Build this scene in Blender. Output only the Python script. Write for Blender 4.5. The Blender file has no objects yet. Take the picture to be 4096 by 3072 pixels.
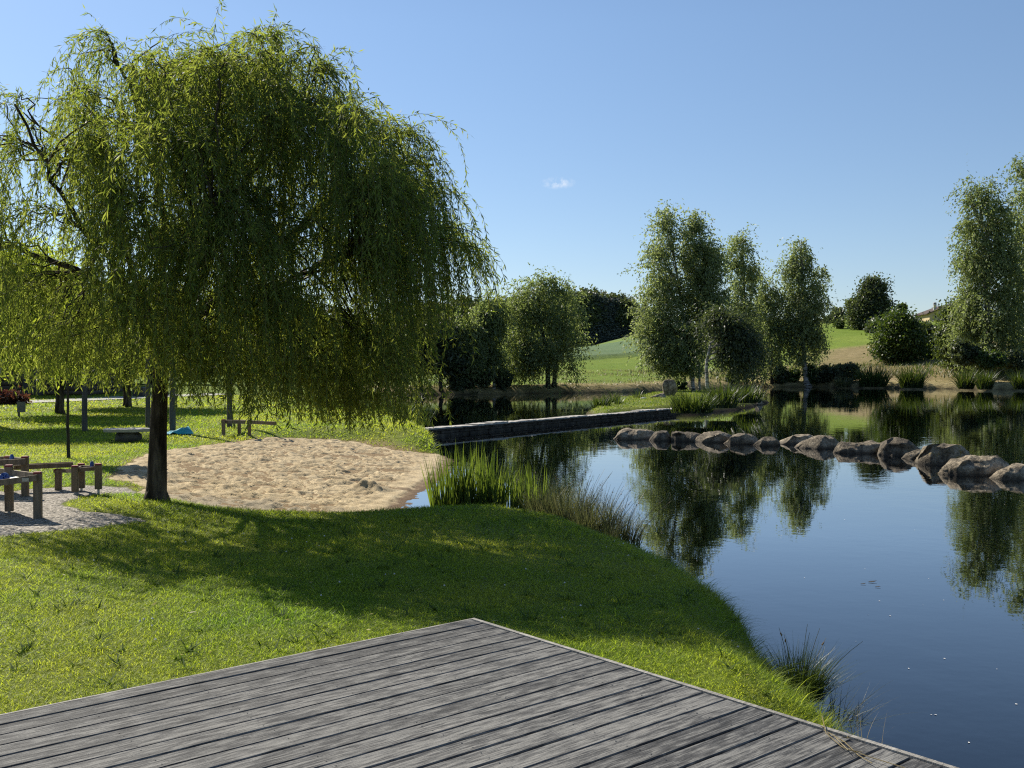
import bpy, math, random
import numpy as np
from mathutils import Vector, Matrix, noise as mnoise

rng = np.random.default_rng(7)
random.seed(7)
SC = bpy.context.scene
COL = SC.collection
R = math.radians

# ------------------------------------------------------------------ camera
F, CX, CY, ZC = 1004.0, 512.0, 384.0, 2.35
TH = math.atan(16.5 / F)
cam = bpy.data.cameras.new('camera')
camo = bpy.data.objects.new('camera', cam)
COL.objects.link(camo)
cam.sensor_width = 36.0
cam.lens = 36.0 * F / 1024.0
cam.clip_start = 0.05
cam.clip_end = 9000
camo.location = (0, 0, ZC)
camo.rotation_euler = (math.pi / 2 - TH, 0, 0)
SC.camera = camo


def ray(u, v):
    a, b = (u - CX) / F, (CY - v) / F
    return np.array([a, math.cos(TH) + b * math.sin(TH), -math.sin(TH) + b * math.cos(TH)])


def P(u, v, z=0.0):
    d = ray(u, v)
    t = (z - ZC) / d[2]
    return np.array([d[0] * t, d[1] * t, z])


def PY(u, v, Y):
    d = ray(u, v)
    return np.array([0, 0, ZC]) + d * (Y / d[1])


# ------------------------------------------------------------------ noise and fields
def vnoise(x, y, seed=0):
    xi, yi = np.floor(x).astype(np.int64), np.floor(y).astype(np.int64)
    xf, yf = x - xi, y - yi
    def h(a, b):
        n = (a * 374761393 + b * 668265263 + seed * 974711) & 0xFFFFFFFF
        n = ((n ^ (n >> 13)) * 1274126177) & 0xFFFFFFFF
        return ((n ^ (n >> 16)) & 0xFFFF) / 65535.0
    sx, sy = xf * xf * (3 - 2 * xf), yf * yf * (3 - 2 * yf)
    a = h(xi, yi) * (1 - sx) + h(xi + 1, yi) * sx
    b = h(xi, yi + 1) * (1 - sx) + h(xi + 1, yi + 1) * sx
    return (a * (1 - sy) + b * sy) * 2 - 1


def fbm(x, y, seed=0, oct=4):
    s, a = 0, 0.5
    for i in range(oct):
        s = s + a * vnoise(x * 2 ** i, y * 2 ** i, seed + i * 17)
        a *= 0.5
    return s


def sstep(a, b, x):
    t = np.clip((x - a) / (b - a), 0, 1)
    return t * t * (3 - 2 * t)


def poly_sd(x, y, poly):
    """signed distance, positive inside the polygon"""
    x, y = np.asarray(x, float), np.asarray(y, float)
    d2 = np.full(x.shape, 1e18)
    ins = np.zeros(x.shape, bool)
    n = len(poly)
    for i in range(n):
        ax, ay = poly[i]
        bx, by = poly[(i + 1) % n]
        ex, ey = bx - ax, by - ay
        L = ex * ex + ey * ey
        t = np.clip(((x - ax) * ex + (y - ay) * ey) / L, 0, 1)
        d2 = np.minimum(d2, (x - ax - t * ex) ** 2 + (y - ay - t * ey) ** 2)
        c = ((ay > y) != (by > y)) & (x < (bx - ax) * (y - ay) / (by - ay + 1e-12) + ax)
        ins ^= c
    d = np.sqrt(d2)
    return np.where(ins, d, -d)


POND = [(2.1, -40), (2.05, 1), (1.98, 5.6), (1.98, 6.36), (1.93, 7.16), (1.90, 7.63), (2.0, 8.33), (2.03, 9.56),
        (1.78, 11.5), (1.15, 12.95), (0.0, 14.2), (-1.1, 14.45), (-1.75, 14.9), (-2.0, 16.1), (-2.05, 17.8),
        (-1.88, 19.9), (-1.72, 22.4), (-1.72, 24.7), (-1.95, 26.7), (-2.25, 29), (-2.5, 31.5), (-2.9, 34), (-3.4, 38),
        (-5.2, 43), (-8, 52), (-12, 64), (-17, 78), (-16, 84.5), (-9, 85), (-4.4, 87), (0.7, 90.4), (6, 92.5),
        (12.3, 96), (17, 103), (20.6, 110), (27, 117), (30, 121), (36.8, 120), (41, 115.7), (45.6, 112), (54.7, 107),
        (66, 100), (82, 90), (88, 60), (80, 20), (70, -40)]
BEACH = [(-2.3, 14.0), (-3.2, 14.1), (-4.2, 14.6), (-5.0, 15.2), (-5.9, 15.9), (-7.0, 17.6), (-7.8, 20), (-7.9, 22.6),
         (-7.4, 25), (-6.8, 27.2), (-5.4, 28.4), (-4.2, 28.2), (-3.3, 27.4), (-2.7, 26.9), (-2.1, 26.8), (-1.0, 26.5),
         (-0.6, 24), (-0.6, 20), (-0.9, 15), (-1.5, 14.4)]
GRAVEL = [(-12, 9.8), (-7.5, 10.5), (-5.7, 11.1), (-4.9, 11.7), (-4.35, 12.3), (-4.6, 12.65), (-5.25, 13.0), (-6.0, 13.6), (-6.3, 14.3),
          (-6.2, 14.9), (-5.7, 15.6), (-6.2, 16.5), (-7.0, 16.3), (-7.6, 15.5), (-9, 15.3), (-13, 15.2)]
ISLET = [(3.75, 44.0), (8.4, 51.1), (9.8, 51.3), (12.9, 56.5), (17, 67), (18.5, 74), (17.5, 84), (14, 86), (11, 80),
         (9, 72), (6.6, 66), (5.0, 58), (3.7, 50)]


def hill_k(x):
    return 0.056 + 0.070 * sstep(18, 72, x)


CROP = None


def H(x, y):
    x, y = np.asarray(x, float), np.asarray(y, float)
    sd = -poly_sd(x, y, POND)
    sd = sd + 0.10 * fbm(x * 0.9, y * 0.9, 3, 3) * sstep(60, 30, y) + 0.5 * fbm(x * 0.25, y * 0.25, 5, 3) * sstep(60, 80, y)
    far = sstep(66, 84, y + 0.12 * np.minimum(x, 0))
    far = np.maximum(far, sstep(45, 65, x))
    bsd = poly_sd(x, y, BEACH)
    beach = sstep(-1.2, 0.4, bsd)
    # near land
    lawn = 0.47 + 0.05 * sstep(9, 5, y) + 0.02 * np.clip(y - 24, 0, 30) + 0.004 * np.clip(-x - 8, 0, 60)
    lawn = lawn + 0.03 * fbm(x * 0.5, y * 0.5, 11, 3)
    w = 0.75 + 0.25 * vnoise(x * 0.8, y * 0.8, 9)
    near_lawn = lawn * np.clip(sd / w, 0, 1) ** 0.55
    near_beach = np.minimum(lawn - 0.02, 0.02 + 0.085 * np.maximum(sd, 0))
    near = near_lawn * (1 - beach) + near_beach * beach
    near = near - 0.02 * sstep(-0.1, 0.3, poly_sd(x, y, GRAVEL))
    # hill beyond the pond
    sdl = np.maximum(sd, 0)
    d = np.maximum(sdl - 5, 0)
    d = 150 * (1 - np.exp(-(d / 150) ** 1.6)) ** (1 / 1.6)
    bank = (0.75 + 0.15 * fbm(x * 0.2, y * 0.2, 21, 3)) * np.clip(sdl / (1.0 + .5 * vnoise(x * .15, y * .15, 23)), 0, 1) ** 0.75
    hill = bank + hill_k(x) * d + 0.25 * fbm(x * 0.03, y * 0.03, 31, 3) * sstep(0, 40, d)
    if CROP is not None:
        hill = hill + 0.8 * sstep(-0.6, 0.6, poly_sd(x, y, CROP))
    land = near * (1 - far) + hill * far
    slope = 0.10 * beach + 0.9 * (1 - beach)
    under = -np.minimum(1.3, np.maximum(-sd, 0) * slope)
    return np.where(sd > 0, land, under)


def H1(x, y):
    return float(H(np.array([x]), np.array([y]))[0])


def cast(u, v):
    d = ray(u, v)
    Y = np.concatenate([np.arange(3, 60, 0.05), np.arange(60, 600, 0.25)])
    t = Y / d[1]
    z = ZC + d[2] * t
    x = d[0] * t
    h = H(x, Y)
    i = np.argmax(z <= h)
    if z[i] > h[i]:
        i = len(Y) - 1
    return np.array([x[i], Y[i], h[i]])


def ground(x, y):
    return np.array([x, y, H1(x, y)])


CROPPX = [(560, 362.5), (579, 360.6), (612, 358.5), (647, 355.7), (690, 353)]
_c = [tuple(cast(u, v)[:2]) for u, v in CROPPX]
CROP_POLY = [(_c[0][0] - 60, _c[0][1] + 10)] + _c + [(_c[-1][0] + 6, _c[-1][1] + 130), (-80, 330)]
MEADOWPX = [(630, 384.5), (660, 382), (690, 379), (740, 372), (780, 367), (815, 355), (850, 347.5), (880, 344), (935, 341), (1010, 340), (1100, 340)]
_m = [tuple(cast(u, v)[:2]) for u, v in MEADOWPX]
MEADOW = _m + [(150, 100), (60, 100), (30, 112), (12, 92)]
CROP = CROP_POLY


# ------------------------------------------------------------------ object helpers
def link(o, parent=None):
    COL.objects.link(o)
    if parent is not None:
        o.parent = parent
    return o


def tag(o, label=None, cat=None, group=None, kind=None):
    if label:
        o['label'] = label
    if cat:
        o['category'] = cat
    if group:
        o['group'] = group
    if kind:
        o['kind'] = kind
    return o


def thing(name, label, cat, loc=(0, 0, 0), group=None, rz=0.0):
    o = bpy.data.objects.new(name, None)
    o.empty_display_size = 0.2
    link(o)
    o.location = loc
    o.rotation_euler = (0, 0, rz)
    return tag(o, label, cat, group)


def mesh_quads(name, V, Q, mat, parent=None, smooth=False, attrs=None):
    V = np.ascontiguousarray(V, dtype=np.float32)
    Q = np.ascontiguousarray(Q, dtype=np.int32)
    me = bpy.data.meshes.new(name)
    me.vertices.add(len(V))
    me.vertices.foreach_set('co', V.ravel())
    m, k = Q.shape
    me.loops.add(m * k)
    me.loops.foreach_set('vertex_index', Q.ravel())
    me.polygons.add(m)
    me.polygons.foreach_set('loop_start', np.arange(0, m * k, k, dtype=np.int32))
    me.polygons.foreach_set('loop_total', np.full(m, k, dtype=np.int32))
    if smooth:
        me.polygons.foreach_set('use_smooth', np.ones(m, dtype=bool))
    me.update(calc_edges=True)
    if attrs:
        for an, arr in attrs.items():
            at = me.color_attributes.new(an, 'FLOAT_COLOR', 'POINT')
            at.data.foreach_set('color', np.ascontiguousarray(arr, dtype=np.float32).ravel())
    me.materials.append(mat)
    o = bpy.data.objects.new(name, me)
    return link(o, parent)


class MB:
    def __init__(self):
        self.v, self.f = [], []

    def add(self, vs, fs):
        o = len(self.v)
        self.v += [tuple(map(float, p)) for p in vs]
        self.f += [tuple(i + o for i in q) for q in fs]

    def box(self, c, s, rot=None, taper=1.0, bev=0.0):
        """box with centre c, size s; chamfered vertical edges when bev > 0"""
        hx, hy, hz = s[0] / 2, s[1] / 2, s[2] / 2
        if bev > 0:
            b = bev
            ring = [(-hx + b, -hy), (hx - b, -hy), (hx, -hy + b), (hx, hy - b), (hx - b, hy), (-hx + b, hy), (-hx, hy - b), (-hx, -hy + b)]
        else:
            ring = [(-hx, -hy), (hx, -hy), (hx, hy), (-hx, hy)]
        n = len(ring)
        vs = [(x, y, -hz) for x, y in ring] + [(x * taper, y * taper, hz) for x, y in ring]
        fs = [(i, (i + 1) % n, (i + 1) % n + n, i + n) for i in range(n)]
        fs += [tuple(range(n - 1, -1, -1)), tuple(range(n, 2 * n))]
        M = rot if rot is not None else Matrix.Identity(3)
        vs = [Vector(c) + M @ Vector(p) for p in vs]
        self.add(vs, fs)

    def beam(self, a, b, w, h):
        """rectangular bar from a to b, w wide, h high"""
        a, b = Vector(a), Vector(b)
        d = (b - a).normalized()
        s = d.cross(Vector((0, 0, 1)))
        s = s.normalized() if s.length > 1e-4 else Vector((1, 0, 0))
        u = s.cross(d)
        vs = []
        for p in (a, b):
            for i, j in ((-1, -1), (1, -1), (1, 1), (-1, 1)):
                vs.append(p + s * (i * w / 2) + u * (j * h / 2))
        self.add(vs, [(0, 1, 5, 4), (1, 2, 6, 5), (2, 3, 7, 6), (3, 0, 4, 7), (3, 2, 1, 0), (4, 5, 6, 7)])

    def tube(self, pts, rad, n=8, cap=True):
        pts = [Vector(p) for p in pts]
        k = len(pts)
        prev = None
        vs, fs = [], []
        for i, p in enumerate(pts):
            d = (pts[min(i + 1, k - 1)] - pts[max(i - 1, 0)]).normalized()
            if prev is None:
                a = d.cross(Vector((0.13, 0.97, 0.2)))
                a.normalize()
            else:
                a = prev - d * prev.dot(d)
                a.normalize()
            prev = a
            b = d.cross(a)
            r = rad[i] if hasattr(rad, '__len__') else rad
            for j in range(n):
                t = 2 * math.pi * j / n
                vs.append(p + a * (r * math.cos(t)) + b * (r * math.sin(t)))
        for i in range(k - 1):
            for j in range(n):
                fs.append((i * n + j, i * n + (j + 1) % n, (i + 1) * n + (j + 1) % n, (i + 1) * n + j))
        if cap:
            fs.append(tuple(range(n - 1, -1, -1)))
            fs.append(tuple(range((k - 1) * n, k * n)))
        self.add(vs, fs)

    def build(self, name, mat, parent=None, smooth=False):
        me = bpy.data.meshes.new(name)
        me.from_pydata(self.v, [], self.f)
        if smooth:
            me.polygons.foreach_set('use_smooth', np.ones(len(me.polygons), dtype=bool))
        me.materials.append(mat)
        me.update()
        return link(bpy.data.objects.new(name, me), parent)


def copy_tree(o, parent=None):
    c = o.copy()
    COL.objects.link(c)
    c.parent = parent
    for ch in o.children:
        copy_tree(ch, c)
    return c


# ------------------------------------------------------------------ materials
def newmat(name):
    m = bpy.data.materials.new(name)
    m.use_nodes = True
    nt = m.node_tree
    nt.nodes.clear()
    return m, nt


def N(nt, t, **kw):
    n = nt.nodes.new(t)
    for k, v in kw.items():
        if k in n.inputs:
            n.inputs[k].default_value = v
        else:
            setattr(n, k, v)
    return n


def L(nt, a, ao, b, bi):
    nt.links.new(a.outputs[ao], b.inputs[bi])


def c4(c):
    return (c[0], c[1], c[2], 1.0)


def ramp(nt, stops):
    r = nt.nodes.new('ShaderNodeValToRGB')
    e = r.color_ramp.elements
    while len(e) > 1:
        e.remove(e[-1])
    e[0].position, e[0].color = stops[0][0], c4(stops[0][1])
    for p, c in stops[1:]:
        x = e.new(p)
        x.color = c4(c)
    return r


def mapping(nt, scale=(1, 1, 1), coord='Object'):
    tc = N(nt, 'ShaderNodeTexCoord')
    mp = N(nt, 'ShaderNodeMapping')
    mp.inputs['Scale'].default_value = scale
    L(nt, tc, coord, mp, 'Vector')
    return mp


def leaf_mat(name, c_lo, c_hi, t_lo, t_hi, trans=0.45, rough=0.45, spec=0.35, patch=0.0, pscale=1.0):
    m, nt = newmat(name)
    out = N(nt, 'ShaderNodeOutputMaterial')
    g = N(nt, 'ShaderNodeNewGeometry')
    r1 = ramp(nt, [(0, c_lo), (1, c_hi)])
    r2 = ramp(nt, [(0, t_lo), (1, t_hi)])
    L(nt, g, 'Random Per Island', r1, 0)
    L(nt, g, 'Random Per Island', r2, 0)
    p = N(nt, 'ShaderNodeBsdfPrincipled')
    p.inputs['Roughness'].default_value = rough
    p.inputs['Specular IOR Level'].default_value = spec
    tr = N(nt, 'ShaderNodeBsdfTranslucent')
    mx = N(nt, 'ShaderNodeMixShader')
    mx.inputs[0].default_value = trans
    if patch:
        mp = mapping(nt)
        pn = N(nt, 'ShaderNodeTexNoise', Scale=pscale, Detail=4.0)
        L(nt, mp, 0, pn, 'Vector')
        pr = ramp(nt, [(.3, (1 - patch * .75, 1 - patch * .35, 1 - patch * .6)), (.7, (1 + patch * .45, 1 + patch * .2, 1 + patch * .3))])
        L(nt, pn, 0, pr, 0)
        for rr, sh, sock in ((r1, p, 'Base Color'), (r2, tr, 'Color')):
            mm = N(nt, 'ShaderNodeMix', data_type='RGBA', blend_type='MULTIPLY')
            mm.inputs[0].default_value = 1
            L(nt, rr, 0, mm, 6)
            L(nt, pr, 0, mm, 7)
            L(nt, mm, 2, sh, sock)
    else:
        L(nt, r1, 0, p, 'Base Color')
        L(nt, r2, 0, tr, 'Color')
    L(nt, p, 0, mx, 1)
    L(nt, tr, 0, mx, 2)
    L(nt, mx, 0, out, 0)
    return m


def noise_mat(name, stops, scale=4.0, detail=6, stretch=(1, 1, 1), bump=0.3, bump_scale=None, rough=0.85, spec=0.3, bdist=0.02, extra=None):
    m, nt = newmat(name)
    out = N(nt, 'ShaderNodeOutputMaterial')
    p = N(nt, 'ShaderNodeBsdfPrincipled')
    p.inputs['Roughness'].default_value = rough
    p.inputs['Specular IOR Level'].default_value = spec
    mp = mapping(nt, stretch)
    n1 = N(nt, 'ShaderNodeTexNoise')
    n1.inputs['Scale'].default_value = scale
    n1.inputs['Detail'].default_value = detail
    n1.inputs['Roughness'].default_value = 0.65
    L(nt, mp, 0, n1, 'Vector')
    r = ramp(nt, stops)
    L(nt, n1, 0, r, 0)
    L(nt, r, 0, p, 'Base Color')
    if bump:
        n2 = N(nt, 'ShaderNodeTexNoise')
        n2.inputs['Scale'].default_value = bump_scale or scale * 4
        n2.inputs['Detail'].default_value = 6
        L(nt, mp, 0, n2, 'Vector')
        b = N(nt, 'ShaderNodeBump')
        b.inputs['Strength'].default_value = bump
        b.inputs['Distance'].default_value = bdist
        L(nt, n2, 0, b, 'Height')
        L(nt, b, 0, p, 'Normal')
    L(nt, p, 0, out, 0)
    return m


def math_node(nt, op, a=None, b=None, clamp=False):
    n = N(nt, 'ShaderNodeMath')
    n.operation = op
    n.use_clamp = clamp
    for i, x in enumerate((a, b)):
        if x is None:
            continue
        if isinstance(x, (int, float)):
            n.inputs[i].default_value = x
        else:
            nt.links.new(x, n.inputs[i])
    return n.outputs[0]


def mixcol(nt, fac, a, b):
    n = N(nt, 'ShaderNodeMix')
    n.data_type = 'RGBA'
    for i, x in ((0, fac), (6, a), (7, b)):
        if isinstance(x, (int, float)):
            n.inputs[i].default_value = x
        elif isinstance(x, tuple):
            n.inputs[i].default_value = c4(x)
        else:
            nt.links.new(x, n.inputs[i])
    return n.outputs[2]


M = {}
M['willow_leaf'] = leaf_mat('willow_leaf', (.052, .088, .032), (.12, .155, .055), (.24, .33, .03), (.47, .52, .08), .5, .55, .10)
M['lime_leaf'] = leaf_mat('lime_leaf', (.08, .12, .025), (.15, .19, .045), (.38, .48, .02), (.58, .66, .06), .58, .5, .2)
M['birch_leaf'] = leaf_mat('birch_leaf', (.11, .14, .066), (.215, .25, .12), (.25, .32, .075), (.45, .52, .17), .46, .5, .35)
M['weep_leaf'] = leaf_mat('weeping_leaf', (.11, .14, .062), (.20, .235, .105), (.22, .29, .06), (.42, .50, .14), .45, .5, .35)
M['bright_weep_leaf'] = leaf_mat('bright_weeping_leaf', (.09, .115, .05), (.22, .26, .11), (.18, .24, .05), (.42, .50, .14), .42, .5, .35)
M['shade_leaf'] = leaf_mat('shade_leaf', (.035, .05, .028), (.085, .105, .055), (.07, .10, .025), (.16, .20, .05), .36, .5, .3)
M['dark_leaf'] = leaf_mat('dark_leaf', (.038, .055, .03), (.09, .115, .055), (.08, .11, .025), (.18, .22, .05), .34)
M['bush_leaf'] = leaf_mat('bush_leaf', (.04, .065, .025), (.07, .10, .035), (.10, .15, .02), (.17, .22, .03), .38)
M['green_leaf'] = leaf_mat('green_leaf', (.035, .065, .018), (.07, .105, .028), (.08, .14, .015), (.14, .20, .02), .35)
M['red_leaf'] = leaf_mat('red_leaf', (.06, .025, .02), (.14, .06, .045), (.12, .03, .02), (.2, .08, .04), .3)
M['needle'] = leaf_mat('needle', (.05, .075, .07), (.12, .15, .135), (.04, .06, .045), (.08, .11, .08), .25)  # lightened and bluish: the haze over the far wood is put into this colour
M['grass_blade'] = leaf_mat('grass_blade', (.135, .185, .02), (.235, .275, .045), (.46, .57, .025), (.66, .74, .07), .52, .5, .12, .5, .6)
M['weed_leaf'] = leaf_mat('weed_leaf', (.05, .09, .02), (.09, .13, .035), (.10, .17, .015), (.18, .25, .03), .4, .7, .08)
M['fallen_leaf'] = leaf_mat('fallen_leaf', (.25, .19, .04), (.42, .36, .10), (.25, .2, .03), (.4, .34, .08), .3)
M['clover_flower'] = leaf_mat('clover_flower', (.55, .52, .45), (.75, .72, .66), (.4, .4, .35), (.5, .5, .45), .2)
M['islet_blade'] = leaf_mat('islet_grass_blade', (.06, .10, .016), (.14, .18, .035), (.16, .24, .015), (.34, .40, .04), .45, .5, .15, .5, .4)
M['reed_leaf'] = leaf_mat('reed_leaf', (.022, .045, .015), (.055, .085, .026), (.045, .08, .008), (.14, .19, .02), .36, .4, .4)
M['iris_leaf'] = leaf_mat('iris_leaf', (.035, .065, .02), (.085, .125, .035), (.10, .17, .015), (.26, .34, .035), .45, .5, .25)
M['rush_stem'] = leaf_mat('rush_stem', (.035, .055, .024), (.12, .12, .06), (.08, .11, .025), (.24, .24, .09), .35, .45, .4)
M['dry_grass'] = leaf_mat('dry_grass', (.22, .17, .08), (.36, .29, .15), (.25, .2, .08), (.36, .3, .14), .35)
M['seed_head'] = leaf_mat('seed_head', (.10, .07, .035), (.22, .16, .09), (.10, .07, .03), (.15, .11, .05), .2)
M['bark'] = noise_mat('willow_bark', [(.36, (.014, .011, .008)), (.5, (.05, .038, .028)), (.66, (.13, .105, .08))], 9, 7, (1, 1, .18), 1.0, 22, .95, .15, .03)
M['bark_brown'] = noise_mat('brown_bark', [(.3, (.02, .018, .014)), (.7, (.055, .048, .038))], 8, 5, (1, 1, .3), .6, 25)
M['twig'] = noise_mat('twig_bark', [(.3, (.06, .05, .02)), (.7, (.12, .10, .035))], 8, 3, bump=0)
M['granite'] = noise_mat('granite', [(.25, (.016, .014, .012)), (.5, (.05, .044, .034)), (.72, (.115, .10, .08))], 3.2, 9, (1, 1, 1), .75, 12, .9, .25, .05)
M['dark_stone'] = noise_mat('dark_stone', [(.3, (.03, .028, .025)), (.7, (.13, .12, .10))], 2.5, 8, (1, 1, 1), .6, 10, .9, .2, .05)
M['slab'] = noise_mat('pale_slab', [(.3, (.30, .28, .25)), (.7, (.48, .45, .40))], 3, 6, bump=.3)
M['timber'] = noise_mat('timber', [(.3, (.10, .075, .05)), (.55, (.20, .15, .10)), (.75, (.27, .21, .15))], 7, 6, (3, 3, .35), .35, 30, .8, .3, .01)
M['pole'] = noise_mat('pole_wood', [(.3, (.045, .042, .038)), (.7, (.12, .11, .095))], 7, 6, (3, 3, .3), .4, 30)
M['red_cap'] = noise_mat('red_cap', [(.3, (.16, .02, .015)), (.7, (.26, .04, .03))], 6, 3, bump=.1, rough=.5)
M['blue_plastic'] = noise_mat('blue_plastic', [(.3, (.012, .05, .22)), (.7, (.02, .08, .30))], 3, 2, bump=0, rough=.35, spec=.5)
M['steel'] = noise_mat('galvanised_steel', [(.3, (.35, .35, .36)), (.7, (.52, .52, .52))], 8, 4, bump=0, rough=.45, spec=.6)
M['label_plate'] = noise_mat('label_plate', [(.3, (.36, .33, .27)), (.7, (.46, .42, .35))], 40, 4, bump=0, rough=.5)
M['sign_grey'] = noise_mat('sign_grey', [(.3, (.10, .10, .10)), (.7, (.16, .16, .15))], 5, 3, bump=0, rough=.5)
M['tarp'] = noise_mat('turquoise_cloth', [(.3, (.02, .22, .30)), (.7, (.06, .38, .45))], 4, 3, bump=.2, rough=.7)
M['asphalt'] = noise_mat('path_gravel', [(.3, (.26, .25, .23)), (.7, (.42, .40, .37))], 6, 8, bump=.2)
M['log_wall'] = noise_mat('log_wall', [(.3, (.045, .035, .025)), (.7, (.12, .09, .065))], 5, 5, (.3, 1, 4), .4, 20)
M['roof_dark'] = noise_mat('dark_roof', [(.3, (.05, .035, .03)), (.7, (.10, .07, .055))], 6, 5, bump=.2)
M['roof_tile'] = noise_mat('roof_tile', [(.3, (.16, .11, .08)), (.7, (.26, .19, .14))], 4, 5, (1, 1, 3), .3)
M['render_beige'] = noise_mat('beige_render', [(.3, (.46, .36, .20)), (.7, (.54, .43, .26))], 1.5, 6, bump=.15)
M['render_green'] = noise_mat('green_render', [(.3, (.24, .34, .24)), (.7, (.32, .42, .30))], 1.5, 6, bump=.1)
M['plastic_dark'] = noise_mat('dark_plastic', [(.3, (.02, .022, .025)), (.7, (.04, .042, .045))], 4, 3, bump=0, rough=.5)
M['white'] = noise_mat('white_paint', [(.3, (.68, .66, .60)), (.7, (.8, .78, .72))], 4, 3, bump=.1)
M['window'] = noise_mat('window_glass', [(.3, (.02, .025, .03)), (.7, (.05, .055, .06))], 1, 2, bump=0, rough=.1, spec=.6)


def mat_birch_bark():
    m, nt = newmat('birch_bark')
    out = N(nt, 'ShaderNodeOutputMaterial')
    p = N(nt, 'ShaderNodeBsdfPrincipled')
    p.inputs['Roughness'].default_value = .8
    mp = mapping(nt, (1.5, 1.5, 6))
    n1 = N(nt, 'ShaderNodeTexNoise')
    n1.inputs['Scale'].default_value = 1.3
    n1.inputs['Detail'].default_value = 8
    L(nt, mp, 0, n1, 'Vector')
    r = ramp(nt, [(.40, (.035, .03, .026)), (.50, (.28, .26, .23)), (.7, (.50, .48, .44))])
    L(nt, n1, 0, r, 0)
    L(nt, r, 0, p, 'Base Color')
    L(nt, p, 0, out, 0)
    return m


M['birch_bark'] = mat_birch_bark()


def mat_lawn():
    m, nt = newmat('lawn_ground')
    out = N(nt, 'ShaderNodeOutputMaterial')
    p = N(nt, 'ShaderNodeBsdfPrincipled')
    p.inputs['Roughness'].default_value = .95
    p.inputs['Specular IOR Level'].default_value = .1
    at = N(nt, 'ShaderNodeVertexColor')
    at.layer_name = 'zone'
    sp = N(nt, 'ShaderNodeSeparateColor')
    L(nt, at, 0, sp, 0)
    mp = mapping(nt)
    n1 = N(nt, 'ShaderNodeTexNoise', Scale=0.55, Detail=5.0)
    n2 = N(nt, 'ShaderNodeTexNoise', Scale=28.0, Detail=6.0)
    L(nt, mp, 0, n1, 'Vector')
    L(nt, mp, 0, n2, 'Vector')
    r1 = ramp(nt, [(.35, (.13, .175, .024)), (.65, (.20, .22, .042))])
    r2 = ramp(nt, [(.3, (.45, .45, .45)), (.7, (1.25, 1.25, 1.25))])
    L(nt, n1, 0, r1, 0)
    L(nt, n2, 0, r2, 0)
    mm = N(nt, 'ShaderNodeMix', data_type='RGBA', blend_type='MULTIPLY')
    mm.inputs[0].default_value = 1
    L(nt, r1, 0, mm, 6)
    L(nt, r2, 0, mm, 7)
    soil = ramp(nt, [(.3, (.025, .018, .011)), (.7, (.07, .05, .03))])
    L(nt, n2, 0, soil, 0)
    sand = ramp(nt, [(.3, (.17, .115, .06)), (.7, (.27, .19, .105))])
    L(nt, n2, 0, sand, 0)
    c = mixcol(nt, sp.outputs[0], mm.outputs[2], soil.outputs[0])
    c = mixcol(nt, sp.outputs[1], c, sand.outputs[0])
    nt.links.new(c, p.inputs['Base Color'])
    b = N(nt, 'ShaderNodeBump', Strength=.8, Distance=.04)
    L(nt, n2, 0, b, 'Height')
    L(nt, b, 0, p, 'Normal')
    L(nt, p, 0, out, 0)
    return m


def mat_hill():
    m, nt = newmat('hill_fields')
    out = N(nt, 'ShaderNodeOutputMaterial')
    p = N(nt, 'ShaderNodeBsdfPrincipled')
    p.inputs['Roughness'].default_value = .95
    p.inputs['Specular IOR Level'].default_value = .1
    at = N(nt, 'ShaderNodeVertexColor')
    at.layer_name = 'zone'
    sp = N(nt, 'ShaderNodeSeparateColor')
    L(nt, at, 0, sp, 0)
    mp = mapping(nt)
    n1 = N(nt, 'ShaderNodeTexNoise', Scale=0.06, Detail=7.0, Roughness=.6)
    n2 = N(nt, 'ShaderNodeTexNoise', Scale=1.6, Detail=8.0, Roughness=.7)
    mp2 = mapping(nt, (.35, 1, 1))
    L(nt, mp, 0, n1, 'Vector')
    L(nt, mp2, 0, n2, 'Vector')
    past = ramp(nt, [(.35, (.125, .195, .022)), (.65, (.19, .24, .04))])
    crop = ramp(nt, [(.35, (.105, .165, .075)), (.65, (.15, .205, .10))])
    mead = ramp(nt, [(.30, (.16, .15, .05)), (.48, (.23, .185, .085)), (.65, (.31, .235, .13))])
    dry = ramp(nt, [(.3, (.15, .14, .05)), (.5, (.29, .235, .11)), (.7, (.38, .31, .16))])
    for r in (past, crop):
        L(nt, n1, 0, r, 0)
    mixn = N(nt, 'ShaderNodeMix')
    mixn.inputs[0].default_value = .35
    L(nt, n1, 0, mixn, 2)
    L(nt, n2, 0, mixn, 3)
    L(nt, mixn, 0, mead, 0)
    L(nt, n2, 0, dry, 0)
    soil = (.035, .026, .017)
    c = mixcol(nt, sp.outputs[0], past.outputs[0], crop.outputs[0])
    c = mixcol(nt, sp.outputs[1], c, mead.outputs[0])
    c = mixcol(nt, sp.outputs[2], c, dry.outputs[0])
    c = mixcol(nt, at.outputs[1], c, soil)
    r2 = ramp(nt, [(.25, (.62, .62, .62)), (.75, (1.2, 1.2, 1.2))])
    L(nt, n2, 0, r2, 0)
    mm = N(nt, 'ShaderNodeMix', data_type='RGBA', blend_type='MULTIPLY')
    mm.inputs[0].default_value = 1
    nt.links.new(c, mm.inputs[6])
    L(nt, r2, 0, mm, 7)
    L(nt, mm, 2, p, 'Base Color')
    b = N(nt, 'ShaderNodeBump', Strength=.7, Distance=.35)
    L(nt, n2, 0, b, 'Height')
    L(nt, b, 0, p, 'Normal')
    L(nt, p, 0, out, 0)
    return m


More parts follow.
